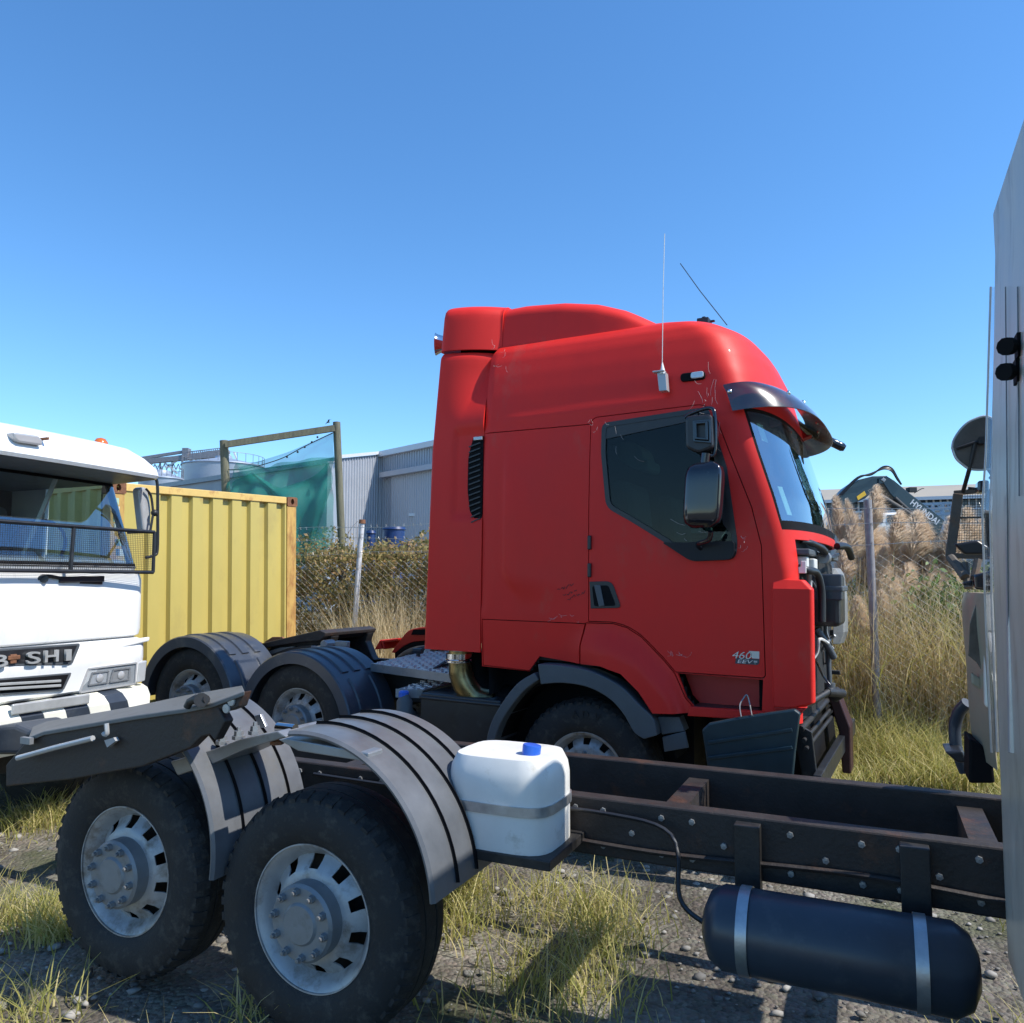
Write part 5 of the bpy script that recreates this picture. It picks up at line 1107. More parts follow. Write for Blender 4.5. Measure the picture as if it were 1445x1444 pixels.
p = at(583, 720, 41.2) - o; b = MB(); b.box((p.x - .2, p.y - .3, p.z - .35), (p.x + .25, p.y - .1, p.z - .2)); b.box((p.x + .15, p.y - .3, p.z - .35), (p.x + .25, p.y - .1, p.z + .35)); b.build('wall_lamp', M['trim_white'], sh)
b = MB(); b.loft([[(C_.x - o.x, C_.y - o.y, 0), (C_.x - o.x, C_.y - o.y, zA)], [(A.x - o.x, A.y - o.y, 0), (A.x - o.x, A.y - o.y, zA)]], False, False); b.build('end_wall', M['cladding'], sh)
# low shed: shade put into the long wall's colour, end wall sunlit
A = at(478, 700, 39.5); B = at(537, 700, 43.6); E_ = at(225, 700, 60); o = gl(A)
s2 = empty('long_shed', o, 'long shed with its shaded wall coloured dark and a sunlit ribbed end wall, behind the green netting', 'shed')
ribbed('end_wall', A, B, 0, lambda f: hz(646, 39.5) * (1 - f) + hz(640, 43.6) * f, M['cladding'], s2, o, .27, .06)
b = MB(); b.bar((0, -.1, hz(646, 39.5) + .08), Vector((B.x - o.x, B.y - o.y - .1, hz(640, 43.6) + .08)), .25, .16); b.build('barge_board', M['trim_white'], s2)
a = A - o; e = E_ - o; zE = hz(687, 60)
b = MB(); b.loft([[(a.x, a.y, 0), (a.x, a.y, hz(650, 39.5))], [(e.x, e.y, 0), (e.x, e.y, zE)]], False, False); b.build('long_wall', M['cladding_shaded'], s2)
b = MB(); za = hz(645, 39.5); ba = B - o
b.loft([[(a.x, a.y - .3, za - .25), (a.x, a.y - .3, za)], [(e.x, e.y - .3, zE - .15), (e.x, e.y - .3, zE + .2)]], False, False); b.build('gutter', M['roof_dark'], s2, solid=.1)
b = MB(); b.box((a.x - .55, a.y - .2, 0), (a.x + .1, a.y + .05, za - .2)); b.build('corner_flashing', M['trim_white'], s2)
b = MB(); b.add([(a.x, a.y, za), (ba.x, ba.y, za), (ba.x - 8, ba.y + 25, za), (e.x, e.y, zE)], [(0, 1, 2, 3)]); b.build('roof', M['roof_dark'], s2, solid=.1)
# silos
def silo(x0, x1, ytop, yap, Y, label, zlow=0):
    c = at((x0 + x1) / 2, 700, Y + 3); rr = (x1 - x0) / 2 / FPX * Y; o = gl(c); s = empty('silo', o, label, 'silo', 'grain silos beyond the sheds'); zt = hz(ytop, Y)
    b = MB(); prof = []; z = 0
    while z < zt - .05: prof += [(z, rr), (z + .09, rr + .03)]; z += .28
    prof.append((zt, rr)); b.lathe(prof, (0, 0, 0), (0, 0, 1), 64); b.build('drum', M['silo_steel'], s, 30)
    zc = hz(yap, Y + rr); b = MB(); b.lathe([(zt - .05, rr + .12), (zt + .05, rr + .1), (zc - .2, .8), (zc, .75), (zc + .15, .001)], (0, 0, 0), (0, 0, 1), 48); b.build('roof', M['silo_steel'], s, 30)
    b = MB(); n = 28
    for k in range(n):
        a = 2 * math.pi * k / n; p = Vector((rr * math.cos(a), rr * math.sin(a), zt)); b.tube([p, p + Vector((0, 0, .9))], .025, 4)
    b.tube([(rr * math.cos(2 * math.pi * k / 40), rr * math.sin(2 * math.pi * k / 40), zt + .9) for k in range(40)], .025, 4, True); b.build('handrail', M['gantry_steel'], s)
    return s, rr, zt
s, rr, zt = silo(257, 372, 651, 645, 70, 'broad steel grain silo left of the timber posts')
b = MB(); a = -R(52); b.lathe([(zt - 4.4, rr + .08), (zt - .6, rr + .08)], (0, 0, 0), (0, 0, 1), 3, a - .06, a + .06, (1, 0, 0)); b.build('door_panel', M['trim_white'], s)
silo(196, 257, 669, 661, 64, 'small steel grain silo over the left end of the yellow container')
# conveyor gantry
Y = 78; o = gl(at(280, 700, Y)); ga = empty('conveyor_gantry', o, 'lattice conveyor gantry running over the silos', 'conveyor')
def gp(x, y, d=0): return at(x, y, Y + d) - o
b = MB(); 
for (x0, y0, x1, y1, w) in ((200, 647, 264, 637, .28), (200, 653, 268, 642, .22), (200, 652, 310, 642, .5), (262, 643, 312, 636, .2), (262, 648, 324, 638, .32)): b.bar(gp(x0, y0), gp(x1, y1), w, w)
b.build('conveyor_deck', M['gantry_steel'], ga)
b = MB(); 
for (x0, y0, x1, y1) in ((224, 647, 211, 657), (257, 645, 234, 661), (232, 653, 250, 668), (266, 647, 273, 653), (318, 636, 326, 645), (330, 638, 334, 648)): b.bar(gp(x0, y0), gp(x1, y1), .16, .16)
b.build('brace', M['trim_white'], ga)
b = MB()
for x in (211, 226, 243, 257, 286, 300): b.bar(gp(x, 648), gp(x, 840), .14, .14)
for k in range(14): x = 212 + 3.3 * k; b.bar(gp(x, 655 + (k % 2) * 8), gp(x + 3.3, 655 + ((k + 1) % 2) * 8), .06, .06)
for k in range(16): x = 265 + 3 * k; b.bar(gp(x, 643.2 - .13 * (x - 265)), gp(x, 638.4 - .12 * (x - 265)), .06, .06)
b.bar(gp(264, 638), gp(312, 632.4), .07, .07); b.build('lattice', M['gantry_steel'], ga)
b = MB(); p = gp(264, 638); b.box((p.x - .35, p.y - .4, p.z - .6), (p.x + .25, p.y + .4, p.z + .35)); b.build('drive_head', M['gantry_steel'], ga)
# timber frame with green netting
o = gl(at(476, 800, 14)); tf = empty('timber_frame', o, 'weathered timber goal frame of two round posts and a beam', 'frame')
a0 = at(316, 622, 13.4); a1 = at(319, 700, 13.4); b0 = at(475, 596, 13.6); b1 = at(481.5, 750, 13.6)
b = MB(); b.tube([a0 - o, a1 - o, Vector((a1.x + .1, a1.y, 0)) - o], .072, 12); b.build('post', M['timber'], tf, 60)
b = MB(); b.tube([b0 - o, b1 - o, Vector((b1.x + .12, b1.y, 0)) - o], .066, 12); b.build('post', M['timber'], tf, 60)
b = MB(); b.bar(at(318, 627.5, 13.3) - o, at(472, 604.5, 13.5) - o, .06, .11); b.build('beam', M['timber'], tf)
def netmat(name, col, alpha):
    m = bpy.data.materials.new(name); m.use_nodes = True; N = m.node_tree.nodes; L = m.node_tree.links; bs = N['Principled BSDF']; bs.inputs['Base Color'].default_value = (*col, 1); bs.inputs['Roughness'].default_value = .7
    t = N.new('ShaderNodeBsdfTransparent'); tl = N.new('ShaderNodeBsdfTranslucent'); tl.inputs[0].default_value = (*col, 1); m1 = N.new('ShaderNodeMixShader'); m1.inputs[0].default_value = .4; L.new(bs.outputs[0], m1.inputs[1]); L.new(tl.outputs[0], m1.inputs[2])
    tc = N.new('ShaderNodeTexCoord'); nz = N.new('ShaderNodeTexNoise'); nz.inputs['Scale'].default_value = 2.0; L.new(tc.outputs['Object'], nz.inputs[0]); mr = N.new('ShaderNodeMapRange'); mr.inputs[3].default_value = alpha - .12; mr.inputs[4].default_value = alpha + .12; L.new(nz.outputs[0], mr.inputs[0])
    x = N.new('ShaderNodeMixShader'); L.new(mr.outputs[0], x.inputs[0]); L.new(t.outputs[0], x.inputs[1]); L.new(m1.outputs[0], x.inputs[2]); L.new(x.outputs[0], N['Material Output'].inputs[0]); MAT[name] = m
netmat('green_net', (0.008, 0.24, 0.19), .55); netmat('green_net_thin', (0.02, 0.26, 0.27), .46)
def sheet(name, rows, m, parent, n=20, fold=.10, ph=0):
    """cloth through pixel rows ((x,y,Y) left .. right), top to bottom"""
    R_ = [smooth_curve([at(*q) - o for q in r], max(2, n // (len(r) - 1))) for r in rows]; k = min(len(r) for r in R_); R_ = [r[:k] for r in R_]; out = []
    for i in range(k): out.append(smooth_curve([r[i] for r in R_], 6))
    rows2 = [[c[j] + Vector((0, fold * math.sin(i * .9 + j * .35 + ph) + fold * .6 * math.sin(i * .37 - j * .8 + ph), 0)) for i, c in enumerate(out)] for j in range(len(out[0]))]
    b = MB(); b.loft(rows2, False, False); return b.build(name, M[m], parent, 180)
net = empty('green_net', o, 'torn green shade netting slung from the timber frame', 'netting')
sheet('upper_net', [[(472, 609, 13.5), (471.5, 610, 13.5), (471, 611, 13.5)], [(408, 637, 13.45), (440, 628, 13.5), (471, 620, 13.5)], [(350, 656, 13.4), (410, 645, 13.45), (471, 640, 13.5)], [(322, 665, 13.4), (400, 660, 13.5), (471, 655, 13.5)]], 'green_net_thin', net, 16, .02)
sheet('lower_net', [[(334, 653, 13.2), (372, 659, 13.3), (420, 650, 13.35), (470, 643, 13.35)], [(323, 672, 13.3), (372, 690, 13.2), (420, 684, 13.3), (470, 682, 13.35)], [(322, 700, 13.3), (365, 720, 13.2), (418, 716, 13.2), (470, 716, 13.35)], [(322, 770, 13.3), (365, 790, 13.2), (420, 790, 13.2), (468, 770, 13.35)]], 'green_net', net, 24, .10)
sheet('fold_net', [[(323, 690, 13.1), (355, 668, 13.0), (400, 688, 13.1), (468, 655, 13.2)], [(322, 720, 13.1), (365, 692, 13.0), (415, 730, 13.0), (466, 690, 13.2)], [(322, 790, 13.1), (365, 760, 13.0), (425, 800, 13.0), (440, 760, 13.2)]], 'green_net', net, 24, .12, 2)
b = MB(); P = [at(472, 610, 13.48) - o, at(430, 630, 13.4) - o, at(395, 648, 13.4) - o, at(350, 661, 13.35) - o, at(322, 663, 13.35) - o]; b.tube(smooth_curve(P, 6), .008, 5)
for x, y in ((448, 617), (440, 624), (430, 631), (420, 638), (405, 645)): b.ball(at(x, y, 13.38) - o, .02, 6, 4)
b.build('net_cord', M['dark_metal'], net)
# blue containers behind the brambles
for x0, x1, yt, Y, lb in ((518, 530, 749, 14.6, 'narrow blue drum showing above the brambles left of the white pipe post'), (541, 572, 744, 14.9, 'wide dark blue tub showing above the brambles right of the white pipe post')):
    c = gl(at((x0 + x1) / 2, 700, Y)); rr = (x1 - x0) / 2 / FPX * Y; z = hz(yt, Y); d = empty('blue_drum', c, lb, 'drum'); b = MB()
    b.lathe([(0, rr), (z * .33, rr), (z * .34, rr + .02), (z * .36, rr), (z * .66, rr), (z * .67, rr + .02), (z * .69, rr), (z - .06, rr), (z - .05, rr + .02), (z, rr), (z, .001)], (0, 0, 0), (0, 0, 1), 24); b.build('drum_wall', M['drum_blue'], d, 40)
# gull
p = at(463, 596, 30); bd = empty('gull', p, 'small gull flying above the right timber post', 'bird'); b = MB()
b.ball((0, 0, 0), .08, 8, 6, (2.2, .8, .8)); b.add([(-.08, 0, .03), (.10, 0, .03), (.18, -.1, .22), (.02, -.1, .24), (.42, -.2, .26), (-.08, .1, .02), (.10, .1, .02), (-.18, .25, -.06), (-.30, .25, -.08), (-.40, .4, -.16)], [(0, 1, 2, 3), (3, 2, 4), (5, 6, 7, 8), (8, 7, 9)]); b.v = [tuple(c * .4 for c in v) for v in b.v]; b.build('body', M['window_dark'], bd, 60)
# ================================================================== FAR RIGHT: WAREHOUSE, EXCAVATOR, VAN
Y0, Y1 = 62, 55; A = at(1120, 700, Y0); B = at(1560, 700, Y1); o = gl(A)
wh = empty('warehouse', o, 'far warehouse with pale beige roof and a strip of windows', 'building')
za0, za1, za2, za3 = hz(693, Y0 + 7), hz(708, Y0), hz(725, Y0), 0
t_ = gl(B - A); Ln = t_.length; t_.normalize(); n_ = Vector((t_.y, -t_.x, 0))
def W_(s, z, d=0): return t_ * s + n_ * d + Vector((0, 0, z))
b = MB(); b.loft([[W_(0, za1, .6), W_(0, za0, -7), W_(0, za1, -15)], [W_(Ln, za1, .6), W_(Ln, za0, -7), W_(Ln, za1, -15)]], False, False); b.build('roof', M['beige_roof'], wh, solid=.15)
b = MB(); b.bar(W_(0, za1 - .12, .68), W_(Ln, za1 - .12, .68), .1, .25); b.build('gutter', M['trim_white'], wh)
b = MB(); b.loft([[W_(0, 0), W_(0, za2)], [W_(Ln, 0), W_(Ln, za2)]], False, False); b.build('lower_wall', M['concrete_wall'], wh)
n = 44
b = MB(); b.box((0, 0, 0), (Ln / n - .14, .06, za1 - za2 - .1)); w0 = b.build('window', M['window_dark'], wh); mw = w0.data
ang_ = math.atan2(t_.y, t_.x)
for k in range(n):
    q = w0 if k == 0 else w0.copy()
    if k: COL.objects.link(q); q.parent = wh
    q.location = W_(k * Ln / n + .07, za2 + .05, -.02); q.rotation_euler = (0, 0, ang_)
b = MB(); b.loft([[W_(0, za2 - .05, -.3), W_(0, za1, -.3)], [W_(Ln, za2 - .05, -.3), W_(Ln, za1, -.3)]], False, False); b.build('upper_wall', M['trim_white'], wh)
b = MB()
for k in range(n + 1): b.bar(W_(k * Ln / n, za2, .05), W_(k * Ln / n, za1, .05), .10, .10)
b.bar(W_(0, za2, .05), W_(Ln, za2, .05), .12, .14); g = b.build('mullions', M['trim_white'], wh)
# light blue steelwork by the warehouse
o = gl(at(1325, 700, 34)); fr = empty('pipe_rack', o, 'pale blue steel pipe rack behind the excavator boom', 'rack'); b = MB(); q = lambda x, y, d=0: at(x, y, 34 + d) - o
for y in (712, 719, 727): b.bar(q(1300, y), q(1345, y - 2), .12, .12)
for x in (1302, 1316, 1330, 1343): b.bar(q(x, 711), Vector((q(x, 711).x, 0, 0)), .12, .12)
for x in (1307, 1323, 1337): b.bar(q(x, 712), q(x + 7, 727), .06, .06)
b.build('steel_frame', M['blue_frame'], fr)
# white van
o = gl(at(1262, 735, 30)); vn = empty('white_van', o, 'white van partly hidden behind the pampas plumes and excavator boom', 'van'); q = lambda x, y, d=0: at(x, y, 30 + d) - o
P = [q(1210, 800), q(1210, 740), q(1222, 727), q(1232, 724), q(1290, 722), q(1296, 730), q(1300, 748), q(1304, 800)]
b = MB(); b.prism(P, (0, 1.9, 0)); b.build('body', M['white_paint'], vn, bevel=.12, seg=3)
b = MB(); b.prism([q(1228, 729, -.02), q(1246, 727, -.02), q(1246, 738, -.02), q(1226, 739, -.02)], (0, .03, 0)); b.build('window', M['window_dark'], vn)
b = MB(); b.prism([q(1252, 727, -.02), q(1290, 726, -.02), q(1292, 738, -.02), q(1252, 738, -.02)], (0, .03, 0)); b.build('window', M['window_dark'], vn)
# excavator
Y = 19.0; o = gl(at(1270, 700, Y)); ex = empty('excavator', o, 'dark green excavator with its boom folded above the pampas plumes', 'excavator'); q = lambda x, y, d=0: at(x, y, Y + d) - o
def pr(name, pts, m, d=-.25, th=.5, bev=.02): b = MB(); b.prism([q(x, y, d) for x, y in pts], (0, th, 0)); return b.build(name, M[m], ex, bevel=bev)
bo = pr('boom', [(1240, 675), (1252, 672), (1262, 678), (1280, 693), (1333, 734), (1325, 758), (1318, 752), (1300, 738), (1273, 715), (1256, 697), (1247, 683), (1240, 684)], 'dark_green_paint')
pr('boom', [(1182, 702), (1196, 688), (1212, 677), (1232, 672), (1253, 671.5), (1248, 679), (1238, 688), (1222, 703), (1200, 713), (1188, 716)], 'dark_green_paint', -.2, .4)
pr('boom_pin', [(1243, 677), (1247, 674), (1251, 677), (1248, 681)], 'grey_metal', -.28, .56, .01)
b = MB(); b.tube([q(1262, 703, -.4), q(1305, 742, -.4)], .06, 8); b.tube([q(1240, 700, -.4), q(1285, 728, -.4)], .09, 10); b.tube([q(1285, 728, -.4), q(1318, 756, -.4)], .05, 8); b.build('ram', M['dark_metal'], ex, 50)
for dy in (0, 3, 6):
    b = MB(); b.tube(smooth_curve([q(1182 + dy, 701 - dy * .4, -.3), q(1210, 674 + dy * .3, -.3), q(1230, 670 - dy * .3, -.3), q(1246, 659 + dy * .5, -.3), q(1258, 661 + dy * .6, -.3), q(1266, 674 + dy * .4, -.3), q(1272, 684, -.3)], 6), .022, 6); b.build('hose', M['black_plastic'], ex, 60)
st = pr('decal', [(1209, 701), (1220, 693), (1222.5, 698.5), (1211, 706)], 'sticker_yellow', -.215, .012, 0)
a = q(1283.5, 711.5, -.258); c = q(1321, 741, -.258); d_ = q(1287, 703.5, -.258)
ex_ = (c - a); place_text('boom_lettering', 'HYUNDAI', M['trim_white'], bo, a, ex_, Vector((0, -1, 0)).cross(ex_.normalized()), .155, .006, ex_.length, bold=.02)
b = MB(); b.tube(smooth_curve([q(1290, 696), q(1300, 690), q(1304, 689.5)], 4), .012, 5); b.box(q(1284, 694, -.1), q(1288, 689, .1)); b.build('work_lamp', M['dark_metal'], ex)
pr('cab', [(1318, 800), (1320, 752), (1342, 748), (1352, 760), (1354, 800)], 'dark_green_paint', .2, 1.4, .05); pr('cab_window', [(1324, 775), (1325, 757), (1340, 754), (1346, 764), (1347, 775)], 'window_dark', .18, .04, 0)
pr('arm', [(1182, 703), (1190, 716), (1170, 790), (1160, 786)], 'dark_green_paint', -.15, .3); pr('bucket', [(1160, 786), (1172, 790), (1178, 815), (1165, 835), (1150, 815)], 'dark_metal', -.5, 1.0)
pr('counterweight', [(1305, 815), (1305, 790), (1375, 790), (1375, 815)], 'dark_green_paint', 0, 2.2); pr('track', [(1290, 842), (1290, 822), (1390, 822), (1390, 842)], 'rusty_black', -.2, .5); pr('track', [(1290, 842), (1290, 822), (1390, 822), (1390, 842)], 'rusty_black', 2.0, .5)
# distant tree line
rnd = random.Random(21)
leafmat('far_leaf', (.018, .035, .012), (.03, .055, .018), (.05, .07, .025), .7, .15)
n = 26000; xs_ = RNG.uniform(-160, 200, n); h = 3.0 + 2.0 * np.sin(xs_ * .13) + 1.5 * np.sin(xs_ * .37 + 1) + 1.0 * np.sin(xs_ * .9); P = np.stack([xs_, 150 + RNG.uniform(-4, 4, n), np.maximum(h, 1) * RNG.random(n) ** .6], 1); V, F = leaves(P, .55); np_mesh('tree_line', V, F, 'far_leaf', 'far dark line of trees along the horizon')

# dark conifers beyond the fence on the right, mirrored in the red truck's windscreen
for k, (px, Y, h_, lb) in enumerate(((1490, 27, 15, 'tall dark conifer far right beyond the cream truck'), (1580, 31, 18, 'tallest dark conifer standing right of the first one'), (1700, 30, 13, 'short wide dark conifer at the right end of the row'))):
    c = gl(at(px, 700, Y)); tr = empty('conifer_tree', c, lb, 'tree', 'conifers beyond the fence on the right'); b = MB(); b.tube([(0, 0, 0), (.05, 0, h_ * .5), (0, .05, h_ * .95)], [.28, .17, .03], 8); b.build('trunk', M['timber'], tr, 60)
    n = 5200; t = RNG.random(n) ** .75; a = RNG.uniform(0, 2 * np.pi, n); rr = (1 - t) ** .8 * h_ * .17 * (.55 + .45 * np.abs(np.sin(a * 3 + t * 26))) * RNG.uniform(.3, 1.1, n) + .1
    P = np.stack([rr * np.cos(a), rr * np.sin(a), h_ * (.08 + .92 * t) - rr * .25], 1); V, F = leaves(P, .24); np_mesh('crown', V, F, 'far_leaf', None, None, tr)
# ================================================================== DISMANTLED CHASSIS IN THE FOREGROUND
Gf = Frame((-.806, 3.23, 0.0), 25)
ch = empty('truck_chassis', Gf.m, 'dismantled truck chassis in the foreground with pale mudguards and a black ramp', 'chassis')
GW = Gf.w
RB2 = [(.17, .012, 6, 97), (.33, .012, 6, 97), (.49, .012, 6, 97)]  # thin near-black strips painted for the shade in the moulded grooves
g1 = mudguard(ch, (-.06, .66), .63, 0, .62, 4, 98, M['light_mudguard'], .022, RB2, groove_shade_m=M['seal'])
g2 = mudguard(ch, (-1.17, .70), .63, 0, .62, -8, 70, M['light_mudguard'], .022, [(w, d, -4, 68) for w, d, _, _ in RB2], groove_shade_m=M['seal'])
for c in ((-.06, .52), (-1.17, .54)):
    wheel(ch, (c[0], .06, c[1]), .50, .28, 'drive', True)
for w0 in (.76, 1.50):
    b = MB(); b.box((-2.6, w0, .70), (3.4, w0 + .08, .95)); b.build('chassis_rail', M['rusty_black'], ch, bevel=.008)
for u in (-2.3, -.6, 1.2, 2.4):
    b = MB(); b.box((u, .84, .74), (u + .1, 1.5, .90)); b.build('cross_member', M['rusty_black'], ch)
b = MB(); b.tube([(.06, .2, .52), (.06, 2.0, .52)], .08, 10); b.tube([(-1.2, .2, .52), (-1.2, 2.0, .52)], .08, 10); b.build('axle_beam', M['dark_metal'], ch)
for u in (1.55, 2.15):
    b = MB(); b.prism([(u, .70, .93), (u + .10, .70, .93), (u + .10, .70, .44), (u + .06, .70, .40), (u, .70, .44)], (0, .06, 0)); b.build('tank_bracket', M['dark_metal'], ch, bevel=.004)
b = MB(); pr_ = [(-.46, .001), (-.455, .06), (-.43, .12), (-.38, .15), (.38, .15), (.43, .12), (.455, .06), (.46, .001)]; b.lathe(pr_, (1.92, .52, .60), (1, 0, 0), 32); at_ = b.build('air_tank', M['navy_paint'], ch, 40)
for u in (1.62, 2.2):
    b = MB(); b.lathe([(-.02, .151), (-.02, .156), (.02, .156), (.02, .151)], (u, .52, .60), (1, 0, 0), 32); b.build('tank_strap', M['galvanised'], at_, 40)
b = MB(); b.tube(smooth_curve([(1.46, .52, .60), (1.36, .56, .66), (1.30, .68, .86), (1.0, .72, .90), (.4, .73, .89), (-.6, .735, .90)], 6), .010, 6); b.build('air_line', M['black_plastic'], ch, 60)
b = MB(); b.tube(smooth_curve([(3.3, .73, .80), (2.6, .735, .77), (2.0, .735, .79), (1.2, .735, .76), (.5, .735, .78)], 6), .012, 6); b.build('air_line', M['rusty_black'], ch, 60)
b = MB()
for k in range(44):
    u = -2.4 + .13 * k
    for z in ((.90, .75) if k % 3 else (.82,)): b.lathe([(0, .014), (-.010, .013), (-.011, .001)], (u, .76, z), (0, 1, 0), 6)
bl = b.build('rail_bolts', M['grey_metal'], ch); bl['kind'] = 'stuff'
# mudguard stay with bolts
P = [GW(*q, .10) for q in ((240, 1075), (300, 1058), (340, 1043), (392, 1032), (404, 1040), (345, 1058), (300, 1078), (250, 1095))]
b = MB(); b.prism(P, (0, .30, -.0)); stay = b.build('mudguard_stay', M['grey_metal'], ch, bevel=.006)
P = [GW(*q, .02) for q in ((392, 1044), (405, 1042), (520, 1063), (520, 1076), (420, 1060))]; b = MB(); b.prism(P, (0, .10, 0)); b.build('stay_arm', M['grey_metal'], ch, bevel=.005)
for x, y in ((314, 1044), (337, 1037), (360, 1030), (391, 1044)):
    p = GW(x, y, .16); b = MB(); b.lathe([(-.02, .030), (-.004, .030), (-.004, .022), (.018, .020), (.018, .010), (.035, .009), (.036, .001)], p, (0, 0, 1), 6); b.build('bolt', M['grey_metal'] if x < 380 else M['rust'], stay)
p = GW(392, 1027, .2); b = MB(); b.tube([p, p + Vector((.10, .0, -.0))], .024, 12); b.build('pipe_stub', M['chrome'], ch, 50)
p = GW(366, 1020, .25); b = MB(); b.prism([GW(x, y, .22) for x, y in ((358, 1010), (367, 1008), (375, 1026), (366, 1028))], (0, .02, 0)); b.build('clamp_plate', M['galvanised'], ch, bevel=.003)
p = GW(628, 1052, .60); b = MB(); b.prism([GW(x, y, .585) for x, y in ((622, 1047), (630, 1046), (642, 1066), (633, 1068))], (0, .02, 0)); b.build('clamp_plate', M['galvanised'], ch, bevel=.003)
# black ramp: thick tapered beam with sunlight put into the top flange's grey
top = [(6, 1066), (38, 1030), (62, 1019), (180, 998), (228, 987), (300, 974.5), (340, 967.5), (345, 970)]
low = [(6, 1110), (60, 1090), (100, 1085), (190, 1078), (262, 1060), (300, 1044), (313, 1020), (338, 1000)]
N_ = -.14
A_ = smooth_curve([GW(*q, N_) for q in top], 1); Bq = smooth_curve([GW(*q, N_) for q in low], 1)
b = MB(); P = [GW(*q, N_) for q in [(8, 1080), (40, 1042), (62, 1033), (190, 1011), (260, 1001), (300, 993), (344, 976), (337, 998), (322, 1004), (308, 1000), (318, 1018), (303, 1046), (296, 1037), (284, 1040), (268, 1056), (200, 1082), (100, 1100), (8, 1110)]]
b.prism(P, (0, .05, 0)); rp = b.build('ramp', M['rusty_black'], ch, bevel=.006)
b = MB(); lo_ = [GW(*q, N_ - .012) for q in ((40, 1041), (62, 1032), (190, 1010), (260, 1000), (300, 992), (345, 975))]; hi_ = []
for p, q in zip(lo_, ((46, 1026), (66, 1018), (190, 996.5), (260, 981.5), (300, 974.5), (342, 967.5))):
    hi_.append(Gf.w(*q, N_ + .24))
b.loft([[a, c, c + Vector((0, 0, -.02)), a + Vector((0, 0, -.02))] for a, c in zip(lo_, hi_)]); b.build('ramp_flange', M['flange_lit_grey'], rp, 30, bevel=.004)
b = MB(); p = GW(275, 994, N_ - .03); P = [GW(x, y, N_ - .03) for x, y in ((264, 998), (268, 990), (276, 987), (284, 988), (292, 987))]; b.tube(P, [.016, .016, .02, .024, .018], 8); b.tube([GW(284, 988, N_ - .05), GW(284, 988, N_ + .02)], .03, 10); b.build('pivot_bolt', M['dark_metal'], rp, 50)
b = MB(); b.tube(smooth_curve([GW(x, y, N_ - .04) for x, y in ((150, 1021), (151, 1035), (148, 1037), (146, 1034))], 4), .010, 6); b.prism([GW(x, y, N_ - .03) for x, y in ((147, 1045), (160, 1041), (163, 1046), (151, 1055))], (0, .02, 0)); b.build('lashing_hook', M['grey_lens'], rp, 50)
b = MB(); b.tube([GW(25, 1070, N_ - .05), GW(75, 1056, N_ - .05), GW(131, 1042, N_ - .05)], .013, 8); b.build('operating_rod', M['grey_lens'], rp, 50)
for x, y in ((327, 990), (320, 1000)):
    p = GW(x, y, N_ - .002); b = MB(); b.lathe([(0, .02), (-.006, .018), (-.007, .001)], p, (0, 1, 0), 12); b.build('bolt_hole', M['letter_silver'], rp)
b = MB(); b.prism([GW(*q, .5) for q in ((-10, 1066), (-10, 1025), (20, 1022), (45, 1032), (30, 1066))], (0, .3, 0)); b.build('hydraulic_cylinder', M['navy_paint'], ch, bevel=.03, seg=3)
p = GW(40, 1043, N_ - .02); b = MB(); b.box((p.x - .03, p.y - .02, p.z - .02), (p.x + .04, p.y, p.z + .01)); b.build('worn_pad', M['grey_metal'], rp)
# pale plastic tank with blue cap
P0 = GW(735, 1060, .55); b = MB(); rows = []
for k in range(9):
    t = k / 8; z = .80 + (P0.z - .80) * t; s = 1 - .25 * max(0, t - .75) ** 2 * 16 * .5
    rows.append([(P0.x - .05 + .24 * s * math.copysign(abs(math.cos(a)) ** .5, math.cos(a)), .55 + .2 * s * math.copysign(abs(math.sin(a)) ** .5, math.sin(a)), z) for a in [2 * math.pi * i / 24 for i in range(24)]])
b.loft(rows); tk = b.build('plastic_tank', M['white_plastic'], ch, 40)
b = MB(); b.box((P0.x - .32, .34, .76), (P0.x + .22, .76, .80)); b.build('tank_shelf', M['dark_metal'], ch, bevel=.004)
b = MB(); b.loft([[(P0.x - .05 + .247 * math.copysign(abs(math.cos(a)) ** .5, math.cos(a)), .55 + .207 * math.copysign(abs(math.sin(a)) ** .5, math.sin(a)), z) for a in [2 * math.pi * i / 24 for i in range(24)]] for z in (.95, .99)]); b.build('tank_band', M['galvanised'], tk, 30)
p = GW(751, 1051, .52); b = MB(); b.lathe([(-.06, .040), (-.004, .040), (.0, .038), (.002, .001)], p, (.1, .05, 1), 20); b.build('tank_cap', M['blue_cap'], tk, 30)
# ================================================================== LOOSE PIECES
b = MB(); z_ = -.16
lp = empty('plastic_panel', Matrix.Translation(T.m @ Vector((1.1, z_, 0))) @ T.m.to_3x3().to_4x4(), 'dark teal ribbed plastic panel wired up below the red truck door', 'panel')
o_ = Vector((1.1, z_, 0)); TP = lambda x, y, w=z_: T.w(x, y, w) - o_
outl = [(990, 1030), (1000, 1021), (1040, 1013), (1085, 1006), (1121, 1001), (1129, 1007), (1122, 1062), (1112, 1170), (1095, 1205), (1020, 1205), (1005, 1130)]
b = MB(); b.prism([TP(*q) for q in outl], (0, .05, 0)); b.build('panel_face', M['teal_plastic'], lp, bevel=.012, seg=3)
for y0, y1 in ((1048, 1030), (1070, 1055), (1110, 1098), (1150, 1142)):
    b = MB(); b.bar(TP(1000, y0, z_ - .004), TP(1118, y1, z_ - .004), .016, .022); b.build('stiffening_rib', M['teal_plastic'], lp, bevel=.004)
b = MB(); b.tube(smooth_curve([TP(1046, 1012, -.17), TP(1044, 996, -.10), TP(1049, 986, -.06), TP(1054, 981, -.05), TP(1058, 994, -.06), TP(1061, 1010, -.17)], 5), .0045, 5); b.build('tie_wire', M['grey_metal'], lp)
